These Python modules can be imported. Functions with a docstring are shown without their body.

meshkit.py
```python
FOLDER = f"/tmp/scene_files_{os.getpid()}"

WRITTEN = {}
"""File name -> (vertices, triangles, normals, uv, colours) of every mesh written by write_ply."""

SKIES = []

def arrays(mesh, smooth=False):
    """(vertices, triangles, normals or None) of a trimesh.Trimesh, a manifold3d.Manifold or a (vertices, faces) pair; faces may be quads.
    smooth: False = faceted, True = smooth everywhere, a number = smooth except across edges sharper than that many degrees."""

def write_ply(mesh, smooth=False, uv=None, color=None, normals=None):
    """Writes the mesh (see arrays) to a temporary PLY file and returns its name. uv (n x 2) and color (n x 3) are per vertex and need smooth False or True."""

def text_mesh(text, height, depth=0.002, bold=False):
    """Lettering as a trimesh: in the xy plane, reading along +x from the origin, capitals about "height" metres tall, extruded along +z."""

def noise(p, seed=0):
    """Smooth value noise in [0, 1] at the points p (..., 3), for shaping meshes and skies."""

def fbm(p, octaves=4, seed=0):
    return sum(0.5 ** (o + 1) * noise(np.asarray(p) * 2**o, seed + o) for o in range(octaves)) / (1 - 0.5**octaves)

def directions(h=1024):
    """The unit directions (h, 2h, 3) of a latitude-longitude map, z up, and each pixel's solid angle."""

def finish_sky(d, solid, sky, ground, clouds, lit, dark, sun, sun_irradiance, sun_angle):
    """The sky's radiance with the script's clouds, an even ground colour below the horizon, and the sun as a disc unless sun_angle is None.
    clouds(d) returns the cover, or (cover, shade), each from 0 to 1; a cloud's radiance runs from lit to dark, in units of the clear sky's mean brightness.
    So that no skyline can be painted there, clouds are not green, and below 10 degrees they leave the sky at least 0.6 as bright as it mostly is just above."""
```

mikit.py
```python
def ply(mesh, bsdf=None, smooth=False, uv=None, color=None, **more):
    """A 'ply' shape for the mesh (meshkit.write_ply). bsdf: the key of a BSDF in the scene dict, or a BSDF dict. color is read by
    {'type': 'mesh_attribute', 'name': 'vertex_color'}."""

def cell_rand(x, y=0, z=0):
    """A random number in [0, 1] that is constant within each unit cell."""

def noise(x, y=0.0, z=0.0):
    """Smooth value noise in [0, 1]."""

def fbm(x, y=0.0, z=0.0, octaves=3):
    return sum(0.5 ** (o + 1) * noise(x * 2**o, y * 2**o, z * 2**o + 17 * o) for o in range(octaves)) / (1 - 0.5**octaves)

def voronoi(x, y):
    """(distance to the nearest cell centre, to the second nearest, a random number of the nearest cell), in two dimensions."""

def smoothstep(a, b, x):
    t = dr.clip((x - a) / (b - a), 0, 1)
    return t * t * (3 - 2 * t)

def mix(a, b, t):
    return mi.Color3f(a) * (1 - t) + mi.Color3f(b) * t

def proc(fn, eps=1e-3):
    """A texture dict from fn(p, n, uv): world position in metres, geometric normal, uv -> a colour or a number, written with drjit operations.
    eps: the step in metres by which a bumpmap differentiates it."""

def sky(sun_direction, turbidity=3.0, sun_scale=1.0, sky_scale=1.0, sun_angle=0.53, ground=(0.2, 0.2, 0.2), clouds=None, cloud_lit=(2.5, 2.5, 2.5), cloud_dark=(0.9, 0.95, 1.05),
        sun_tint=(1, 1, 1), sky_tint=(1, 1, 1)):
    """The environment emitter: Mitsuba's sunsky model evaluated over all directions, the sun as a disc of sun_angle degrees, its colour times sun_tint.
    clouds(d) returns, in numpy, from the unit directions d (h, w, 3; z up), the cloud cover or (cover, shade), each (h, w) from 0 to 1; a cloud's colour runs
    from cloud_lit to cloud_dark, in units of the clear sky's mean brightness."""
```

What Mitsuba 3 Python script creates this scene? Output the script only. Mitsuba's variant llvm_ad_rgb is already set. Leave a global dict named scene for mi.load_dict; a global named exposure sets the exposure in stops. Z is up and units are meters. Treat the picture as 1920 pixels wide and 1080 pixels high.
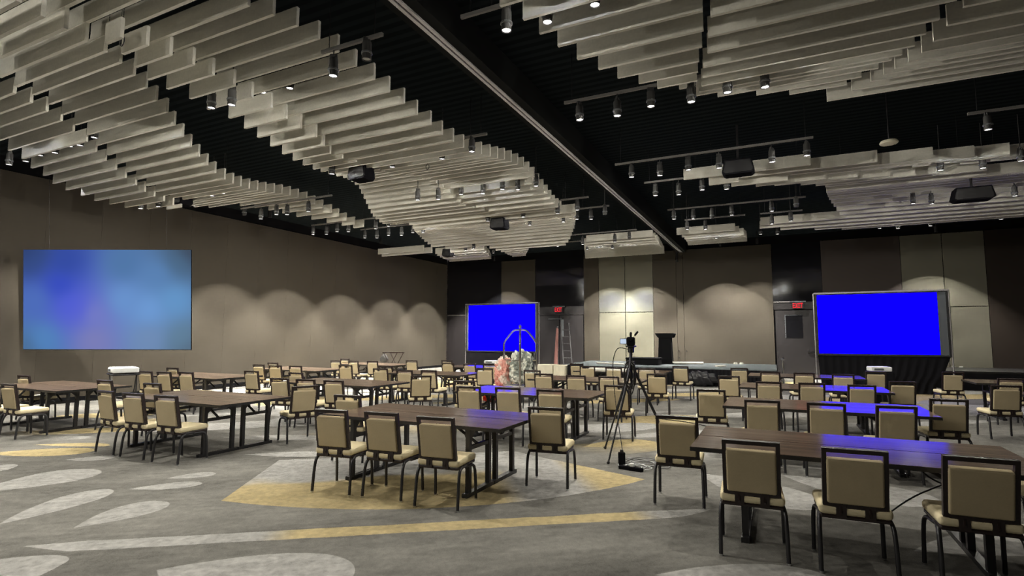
import math, random
import numpy as np, trimesh, drjit as dr, mitsuba as mi, mikit, meshkit
from mikit import proc, fbm, noise, smoothstep, mix, voronoi
from shapely.geometry import Polygon, box as sbox
random.seed(7); rng = np.random.default_rng(7)
T = mi.ScalarTransform4f
scene, labels = {}, {}
# ---------------------------------------------------------------- camera
F_PX, YAW, PITCH, ROLL, EYE = 1015.917, -0.452127, 0.0874626, -0.0016154, 1.70
fw = np.array([math.sin(YAW)*math.cos(PITCH), math.cos(YAW)*math.cos(PITCH), math.sin(PITCH)])
rt = np.array([math.cos(YAW), -math.sin(YAW), 0.0]); dn = np.cross(fw, rt)
up = -(-math.sin(ROLL)*rt + math.cos(ROLL)*dn)
scene['camera'] = dict(type='perspective', fov=math.degrees(2*math.atan(960/F_PX)), fov_axis='x', near_clip=0.05, far_clip=200.0,
    to_world=T().look_at(origin=[0, 0, EYE], target=[float(v) for v in np.array([0, 0, EYE])+fw], up=[float(v) for v in up]))
# ---------------------------------------------------------------- lights and exposure
exposure = 0.0
WARM = np.array([1.0, 0.95, 0.83])
HOUSE_I, WASH_I, LENS_L = 34.0, 290.0, 4.0
# house lighting: wide beams standing for groups of track heads (x, y, strength)
HOUSE = [(-12.2,4.8,1),(-8.9,4.7,1),(-5.48,4.75,1.2),(-1.9,4.85,.3),(-2.2,7.42,.9),(.1,7.4,.7),(-7.7,7.8,1.2),(-13.8,7.95,.7),
         (-11.4,9.95,1.1),(-6,10.3,1.2),(-2.2,10.65,1.1),(.6,10.6,.8),(-12.6,12.5,1.1),(-9.8,13.5,1.1),(-5.9,13.98,1.2),(-2.0,15.1,1.2),(3.4,12.65,.6),(4.6,15.8,.6),
         (-5.2,18.8,1),(-1.7,18.5,.9),(-10.9,18,1),(3.4,19,.5),(-8.5,.8,1.6),(-4.6,.6,.7),(-11,-3.6,1.6),(-7,-3.8,1.3)]  # last entries are out of view behind the camera, placed to light the baffles
# unseen wall washers, placed to light the walls: (x, y, aim x, aim y)
UNSEEN_WASH = [(-14.35,y,-16.2,y,s) for y,s in ((3.4,.5),(6.3,.4),(9.3,.5),(11.9,.85),(14.4,1),(17.3,1.15),(20.4,1.05),(23.2,1.15))] + \
       [(x,23.9,x,25.3,s) for x,s in ((-12.6,.8),(-7.0,1.2),(-5.45,1.2),(-1.95,1.15),(-.55,.35),(5.3,.55))]
SCREEN_BLUE = [0.004, 0.0, 2.2]

# ---------------------------------------------------------------- helpers
def ref(k): return {'type': 'ref', 'id': k}
def rgb(*c): return {'type': 'rgb', 'value': [float(v) for v in c]}
def key_free(k):
    if k not in scene and k not in labels and not any(q.startswith(k+'__') for q in scene): return k
    i = 1
    while True:
        n = f'{k}_{i:03d}'
        if n not in scene and n not in labels and not any(q.startswith(n+'__') for q in PREF.get(n, ())): return n
        i += 1
PREF, COUNT = {}, {}
def fresh(k):
    n = COUNT.get(k, -1)+1; COUNT[k] = n
    return k if n == 0 else f'{k}_{n:03d}'
def mesh(v, f): return trimesh.Trimesh(np.asarray(v, float), np.asarray(f, int), process=False)
def cat(*ms): return trimesh.util.concatenate([m for m in ms])
def bx(x0, x1, y0, y1, z0, z1):
    m = trimesh.creation.box((x1-x0, y1-y0, z1-z0)); m.apply_translation(((x0+x1)/2, (y0+y1)/2, (z0+z1)/2)); return m
def cyl(p0, p1, r, n=10, r1=None):
    p0, p1 = np.asarray(p0, float), np.asarray(p1, float); return tube([p0, p1], [r, r if r1 is None else r1], n)
def tube(pts, r, n=8, cap=True):
    p = np.asarray(pts, float); r = np.broadcast_to(np.asarray(r, float), (len(p),))
    t = np.gradient(p, axis=0) if len(p) > 2 else np.tile(p[1]-p[0], (2, 1)); t = t/np.linalg.norm(t, axis=1, keepdims=True)
    a = np.cross(t[0], [0, 0, 1.0] if abs(t[0][2]) < .9 else [1.0, 0, 0]); a /= np.linalg.norm(a)
    V = []; ang = np.arange(n)*2*math.pi/n
    for i in range(len(p)):
        a = a-t[i]*(a@t[i]); a /= np.linalg.norm(a); b = np.cross(t[i], a)
        V.append(p[i]+r[i]*(np.cos(ang)[:, None]*a+np.sin(ang)[:, None]*b))
    V = np.vstack(V); Fc = []
    for i in range(len(p)-1):
        for j in range(n):
            k = (j+1) % n; Fc += [[i*n+j, i*n+k, (i+1)*n+k], [i*n+j, (i+1)*n+k, (i+1)*n+j]]
    if cap:
        V = np.vstack([V, p[0], p[-1]]); c0, c1 = len(V)-2, len(V)-1; L = (len(p)-1)*n
        for j in range(n): Fc += [[c0, (j+1) % n, j], [c1, L+j, L+(j+1) % n]]
    m = mesh(V, Fc)
    return m
def smoothpath(pts, n=6):
    """Round a polyline's corners (quadratic), keeping its ends."""
    p = [np.asarray(q, float) for q in pts]; out = [p[0]]
    for i in range(1, len(p)-1):
        a = p[i]+(p[i-1]-p[i])*.45; b = p[i]+(p[i+1]-p[i])*.45
        for t in np.linspace(0, 1, n): out.append((1-t)**2*a+2*t*(1-t)*p[i]+t*t*b)
    return np.array(out+[p[-1]])
def lathe(prof, n=20):
    """Profile [(r, z)...] about z."""
    pr = np.asarray(prof, float); ang = np.arange(n)*2*math.pi/n
    V = np.vstack([np.stack([r*np.cos(ang), r*np.sin(ang), np.full(n, z)], 1) for r, z in pr]); Fc = []
    for i in range(len(pr)-1):
        for j in range(n):
            k = (j+1) % n; Fc += [[i*n+j, (i+1)*n+k, i*n+k], [i*n+j, (i+1)*n+j, (i+1)*n+k]]
    m = mesh(V, Fc); m.merge_vertices(); m.update_faces(m.nondegenerate_faces()); trimesh.repair.fix_normals(m); return m
SPH = trimesh.creation.icosphere(subdivisions=1)
def rbox(x0, x1, y0, y1, z0, z1, r):
    P = [SPH.vertices*r+np.array([a, b, c]) for a in (x0+r, x1-r) for b in (y0+r, y1-r) for c in (z0+r, z1-r)]
    return trimesh.convex.convex_hull(np.vstack(P))
def extr(poly, h, axis='z', at=0.0):
    """Extrude a polygon by h; axis 'x': polygon (y,z); 'y': polygon (x,z)."""
    m = trimesh.creation.extrude_polygon(poly, h, engine='earcut'); v = m.vertices.copy()
    if axis == 'x': v = np.stack([v[:, 2]+at, v[:, 0], v[:, 1]], 1)
    elif axis == 'y': v = np.stack([v[:, 0], v[:, 2]+at, v[:, 1]], 1); m = mesh(v, m.faces[:, ::-1]); return m
    else: v = v+[0, 0, at]
    return mesh(v, m.faces)
def ply(m, mat, smooth=False, **kw): return mikit.ply(m, mat, smooth=smooth, **kw)
def tm(x, y, z=0.0, rz=0.0): return T().translate([float(x), float(y), float(z)]).rotate([0, 0, 1], float(rz))
def put(k, shape, to=None):
    scene[k] = shape if to is None else {**shape, 'to_world': to}
def tag(k, label, cat=None, group=None, kind=None):
    d = {}
    if label: d['label'] = label
    if cat: d['category'] = cat
    if group: d['group'] = group
    if kind: d['kind'] = kind
    labels[k] = d
def struct(k, m, mat, smooth=False): put(k, ply(m, mat, smooth)); tag(k, None, kind='structure')
def parts(root, plist, to=None):
    for nm, sh in plist:
        put(fresh(root+'__'+nm), sh, to)
def emit(m, L, w=1.0, mat='void_black', **kw):
    return {**mikit.ply(m, mat, **kw), 'emitter': {'type': 'area', 'radiance': rgb(*L), 'sampling_weight': float(w)}}

# ---------------------------------------------------------------- materials
def princ(c, rough=.5, metal=0.0, spec=.5, **kw):
    return {'type': 'twosided', 'bsdf': {'type': 'principled', 'base_color': c if isinstance(c, dict) else rgb(*c), 'roughness': rough, 'metallic': metal, 'specular': spec, **kw}}
def diff(c): return {'type': 'twosided', 'bsdf': {'type': 'diffuse', 'reflectance': c if isinstance(c, dict) else rgb(*c)}}

LEAF = [(-7.88,2.84,-7.72,4.03,.45,-.34,0),(-6.35,2.5,-6.72,3.6,.24,-.24,0),(-5.65,2.76,-5.71,3.6,.25,-.25,0),(-6.6,4.15,-6.27,4.57,.16,-.13,0),
 (-6.52,3.68,-5.99,4.2,.17,-.14,0),(-5.52,1.94,-4.86,2.35,.16,-.6,0),(-4.12,2.56,-2.75,3.09,.4,-.63,0),(-9.2,3.3,-8.96,3.7,.17,-.27,0),
 (-.92,7.24,.29,6.26,.45,-.36,0),(-.02,7.59,1.46,7.09,.35,-.5,0),(-.85,4.07,.29,4.56,.24,-.31,0),(-8.4,6.2,-6.85,6.9,.25,-.25,0),(-6.92,5.45,-5.8,6.01,.2,-.17,0),
 (-10.31,3.85,-9.07,4.63,.3,-.3,1),(-10.44,4.47,-9.3,4.95,.2,-.08,1),(-8.81,4.14,-8.34,4.52,.18,-.15,0),(-2.75,8.1,-1.75,8.97,.4,-.15,1),(-3.47,9.07,-2.15,10.8,.4,-.42,0),
 (-5.25,5.63,-4.89,6.54,.2,-.2,0),(-5.55,2.35,-.6,5.84,.05,-.19,2),(-5.2,3.86,-1.45,6.64,1.85,-.64,3),(-1.2,1.9,1.6,3.1,.4,-.5,0),(.9,5.4,2.6,6.6,.4,-.3,0)]
def carpet(p, n, uv):
    x, y = p.x, p.y
    a = x*.78+y*.62; b = -x*.62+y*.78
    st = .55*fbm(a*3.0, b*17.0, 3.0, 4)+.45*fbm(a*9.0, b*14.0, 6.0, 3); cl = fbm(a*.7, b*1.6, 9.0, 4); fine = noise(x*210, y*210); mid = fbm(x*24.0, y*24.0, 4.0, 3)
    g = .135+.18*(st-.3)*.55+.13*(cl-.5)+.05*(fine-.5)+.05*(mid-.5)
    base = mi.Color3f(g*1.03, g, g*.93)
    wob = .05*(fbm(x*5, y*5, 1.0, 2)-.5)
    light = mi.Color3f(.325, .32, .31)*(.42+.60*st+.55*mid)+.05*(fine-.5)
    gold = mi.Color3f(.41, .335, .19)*(.52+.42*st+.45*mid)+.04*(fine-.5)
    # far field: long leaf-like streaks of the same two colours
    s1 = fbm(a*.30+4.0, b*1.15, 2.0, 2); s2 = fbm(a*.35-7.0, b*.9+3.0, 5.0, 2)
    farm = smoothstep(7.6, 9.0, y+.0*x)+smoothstep(-6.9, -8.6, x)*smoothstep(4.6, 5.6, y)
    farm = dr.clip(farm, 0, 1)
    c = mix(base, light, smoothstep(.55, .60, s1)*farm)
    c = mix(c, gold, smoothstep(.62, .66, s2)*farm)
    for (ax, ay, bx_, by, l, r, k) in LEAF:
        dx, dy = bx_-ax, by-ay; L2 = dx*dx+dy*dy; L = math.sqrt(L2)
        t = ((x-ax)*dx+(y-ay)*dy)/L2; s = (-(x-ax)*dy+(y-ay)*dx)/L
        e = t*dr.sqrt(dr.maximum(1-t, 0))/.385 if k < 2 else (4*t*(1-t) if k == 3 else dr.minimum(1.0, dr.maximum(t*(1-t), 0)*14))
        eu = dr.minimum(dr.minimum(1.0, 30*t), (1-t)/.27) if k == 3 else e
        m = smoothstep(0, .02, eu*l-s+wob*.4)*smoothstep(0, .02, s-e*r+wob*.4)*dr.select((t > 0) & (t < 1), 1.0, 0.0)
        if k == 0: col = light
        elif k == 1: col = gold
        elif k == 2: col = mix(light, gold, smoothstep(.30, .36, t)*(1-smoothstep(.84, .9, t)))
        else:
            w = fbm(a*1.1, b*2.2, 8.0, 2)
            gm = dr.clip(smoothstep(.85, .6, s+.9*(w-.5))+smoothstep(.76, .84, t), 0, 1)*(1-smoothstep(.0, .08, t-.60)*(1-smoothstep(.0, .08, t-.80)))
            col = mix(light, gold, gm)
        c = mix(c, col, m)
    return c
scene['carpet'] = {'type': 'bumpmap', 'arbitrary': proc(lambda p, n, uv: .5*noise(p.x*160, p.y*160)+.5*noise(p.x*70, p.y*70), eps=3e-3), 'scale': .004,
                   'bsdf': {'type': 'diffuse', 'reflectance': proc(carpet)}}
scene['carpet'] = {'type': 'diffuse', 'reflectance': proc(carpet)}
def taupe(p, n, uv):
    w = noise(p.x*9+p.y*9, p.z*160)*.5+noise(p.x*170+p.y*170, p.z*8)*.5; c = fbm(p.x*.7, p.y*.7, p.z*.7, 2)
    g = .92+.10*(w-.5)+.10*(c-.5)
    return mi.Color3f(.060, .053, .044)*g
scene['taupe_fabric'] = diff(proc(taupe))
scene['light_panel'] = diff(proc(lambda p, n, uv: mi.Color3f(.135, .130, .105)*(.96+.08*fbm(p.x*3, p.z*3, 1.0, 2))))
scene['brown_panel'] = diff((.032, .026, .023))
scene['mauve_panel'] = diff((.062, .053, .050))
scene['black_glass'] = princ((.008, .008, .010), .06, spec=.6)
scene['black'] = diff((.008, .008, .009))
scene['void_black'] = diff((0.0, 0.0, 0.0))
scene['dark_door'] = princ((.018, .016, .018), .35)
scene['deck'] = diff(proc(lambda p, n, uv: mi.Color3f(.011, .014, .016)*(.75+.5*smoothstep(.35, .65, .5+.5*dr.sin(p.y*34.0)))))  # flat deck; light and shade of its ribs striped into the colour
scene['soffit'] = diff((.018, .019, .019))
scene['aluminium'] = princ((.42, .41, .42), .35, .8)
scene['pale_rail'] = diff((.62, .59, .60))
scene['track_grey'] = diff((.20, .195, .19))
scene['matte_black'] = diff((.010, .010, .011))
def felt(p, n, uv):
    g = .90+.16*(fbm(p.x*1.3, p.z*22, p.y*3.1, 3)-.5)+.10*(noise(p.x*60, p.z*60, p.y*60)-.5)
    return mi.Color3f(.79, .775, .70)*g
scene['baffle_felt'] = diff(proc(felt))
def fab(c, amt=.12, s=240):
    def f(p, n, uv): return mi.Color3f(*c)*(1-amt/2+amt*noise(p.x*s, p.y*s, p.z*s)+.10*(fbm(p.x*6, p.y*6, p.z*6, 2)-.5))
    return f
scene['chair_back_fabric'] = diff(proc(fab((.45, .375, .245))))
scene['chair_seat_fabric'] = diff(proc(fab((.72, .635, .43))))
scene['chair_wood'] = princ((.016, .009, .008), .38)
scene['leg_metal'] = princ((.05, .05, .055), .35, .6)
scene['chrome'] = princ((.75, .75, .76), .15, 1.0)
def walnut(p, n, uv):
    g = fbm(p.x*1.4, p.y*34, 2.0, 4); k = fbm(p.x*.8+3, p.y*6, 1.0, 2)
    return mi.Color3f(.085, .060, .045)*(.55+.75*g+.35*(k-.5))
scene['walnut'] = princ(proc(walnut), .13, spec=.8)
scene['table_black'] = princ((.010, .010, .011), .4)
scene['black_metal'] = princ((.014, .014, .016), .42)
scene['skirt_cloth'] = diff((.012, .012, .014))
scene['skirt_shiny'] = princ((.012, .012, .015), .28)
scene['stage_top'] = diff((.055, .062, .066))
scene['screen_border'] = diff((.10, .11, .12))
scene['white_plastic'] = princ((.72, .74, .74), .4)
scene['linen'] = diff((.62, .58, .46))
scene['speaker_black'] = diff((.009, .009, .011))
scene['can_dark'] = princ((.05, .05, .05), .45, .3)
scene['glass_grey'] = princ((.16, .17, .18), .25, .4)
scene['bag_pattern'] = diff(proc(lambda p, n, uv: mix((.66, .67, .60), (.20, .22, .20), smoothstep(.46, .56, fbm(p.x*11+p.y*4, p.z*11, p.y*9, 2)))))
scene['bag_pink'] = diff(proc(lambda p, n, uv: mix((.66, .33, .28), (.70, .62, .55), smoothstep(.48, .62, fbm(p.x*7, p.y*7, p.z*7, 2)))))
scene['bag_red'] = diff((.65, .05, .03))
scene['cable_black'] = princ((.012, .012, .012), .4)
scene['cable_grey'] = princ((.30, .30, .30), .5)
scene['foam_white'] = diff((.7, .68, .6))
scene['brown_roll'] = diff((.10, .05, .045))

# ---------------------------------------------------------------- the room
XL, XR, YB, YF, ZW, ZC = -16.34, 10.6, 25.4, -8.0, 5.6, 5.95
struct('floor', bx(XL-.2, XR+.2, YF-.2, YB+.2, -.1, 0), 'carpet')
struct('ceiling', bx(XL-.2, XR+.2, YF-.2, YB+.2, ZC, ZC+.1), 'deck')
struct('unseen_wall_right', bx(XR, XR+.1, YF, YB, 0, ZC), 'brown_panel')  # out of view; closes the room to keep bounced light in
struct('unseen_wall_front', bx(XL, XR, YF-.1, YF, 0, ZC), 'taupe_fabric')  # out of view behind the camera; keeps bounced light in the room
struct('wall_left', bx(XL-.12, XL-.03, YF, YB, 0, ZC), 'black')
struct('wall_back', bx(XL, XR, YB+.03, YB+.12, 0, ZC), 'black')
struct('baseboard_left', bx(XL-.03, XL+.012, YF, YB, 0, .11), 'black')
y = YF
while y < YB-.01:                                     # movable partition panels of the left wall
    y1 = min(y+1.245, YB)
    put(fresh('wall_left__panel'), ply(bx(XL-.03, XL, y+.0015, y1-.0015, .11, ZW), 'taupe_fabric')); y = y1
def back(nm, x0, x1, z0, z1, mat, proud=0.0, g=.004):
    put(fresh('wall_back__'+nm), ply(bx(x0+g, x1-g, YB-.0-proud, YB+.03, z0+g, z1-g), mat))
ZJ = 2.80
back('glass_panel', -16.34, -12.94, ZJ, ZW, 'black_glass'); back('panel', -16.34, -12.94, 0, ZJ, 'dark_door')
struct('trim_1', bx(-16.3, -12.96, YB-.02, YB, ZJ-.025, ZJ+.02), 'aluminium')
back('panel', -12.94, -11.0, 0, ZW, 'taupe_fabric', .05)
back('glass_panel', -11.0, -8.4, 3.15, ZW, 'black_glass'); back('panel', -11.0, -8.4, 2.72, 3.15, 'dark_door')
struct('door_1', cat(bx(-10.95, -9.72, YB-.03, YB+.02, .01, 2.70), bx(-9.68, -8.45, YB-.03, YB+.02, .01, 2.70)), 'dark_door')
put('door_1__closer', ply(cat(bx(-10.25, -9.56, YB-.09, YB-.03, 2.50, 2.56), bx(-9.62, -9.46, YB-.05, YB-.03, 1.66, 2.50)), 'screen_border'))
put('door_1__handle', ply(bx(-9.80, -9.76, YB-.08, YB-.03, .95, 1.15), 'chrome'))
back('panel', -8.4, -7.65, 0, ZW, 'taupe_fabric', .05)
for x0, x1 in ((-7.65, -6.365), (-6.365, -5.05)):
    back('panel', x0, x1, 0, ZJ, 'light_panel', .03, .012); back('panel', x0, x1, ZJ, ZW, 'light_panel', .03, .012)
back('panel', -5.05, -4.0, 0, ZW, 'taupe_fabric', .05); back('panel', -4.0, -3.70, 0, ZW, 'taupe_fabric', .05, .008); back('panel', -3.70, -.06, 0, ZW, 'taupe_fabric', .05)
for x, z in ((-3.94, 1.02), (-3.62, 1.02), (-3.95, .72)):
    put(fresh('wall_back__knob'), ply(cyl((x, YB-.05, z), (x, YB-.10, z), .03, 10), 'black_metal'))
back('glass_panel', -.06, 1.77, 3.12, ZW, 'black_glass'); back('panel', -.06, 1.77, 2.80, 3.12, 'dark_door')
struct('trim_2', bx(-.04, 1.0, YB-.04, YB, 3.10, 3.14), 'aluminium')
struct('door_2', bx(.0, 1.72, YB-.03, YB+.02, .01, 2.76), 'dark_door')
put('door_2__window', ply(bx(.40, 1.0, YB-.045, YB-.03, 1.62, 2.55), 'black_glass'))
put('door_2__window_frame', ply(cat(bx(.35, .38, YB-.05, YB-.03, 1.62, 2.58), bx(.35, 1.02, YB-.05, YB-.03, 2.55, 2.58)), 'screen_border'))
put('door_2__handle', ply(bx(1.15, 1.45, YB-.09, YB-.03, 1.0, 1.06), 'chrome'))
back('panel', 1.77, 4.45, 0, ZW, 'mauve_panel', .05)
for x0, x1 in ((4.45, 5.77), (5.77, 7.03)):
    back('panel', x0, x1, 0, ZJ, 'light_panel', .03, .012); back('panel', x0, x1, ZJ, ZW, 'light_panel', .03, .012)
back('panel', 7.03, XR, 0, ZW, 'brown_panel', .05)
for x in (5.87, 6.09):
    k = fresh('wall_outlet'); put(k, ply(rbox(x-.06, x+.06, YB-.05, YB-.028, .47, .59, .01), 'white_plastic')); tag(k, ('left' if x < 6 else 'right')+' white outlet plate low on the wall right of the right screen', 'outlet', 'outlet plates')
# dropped divider track along the room, with its two rails
struct('trim_3', bx(-3.925, -3.545, YF, YB-.06, 5.5, ZC), 'soffit')
for x in (-3.79, -3.716):
    put(fresh('trim_3__rail'), ply(bx(x-.022, x+.022, YF, YB-.08, 5.478, 5.502), 'pale_rail'))
put('trim_3__end_post', ply(bx(-3.98, -3.90, YB-.14, YB-.05, 5.05, 5.5), 'black_metal'))

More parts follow.
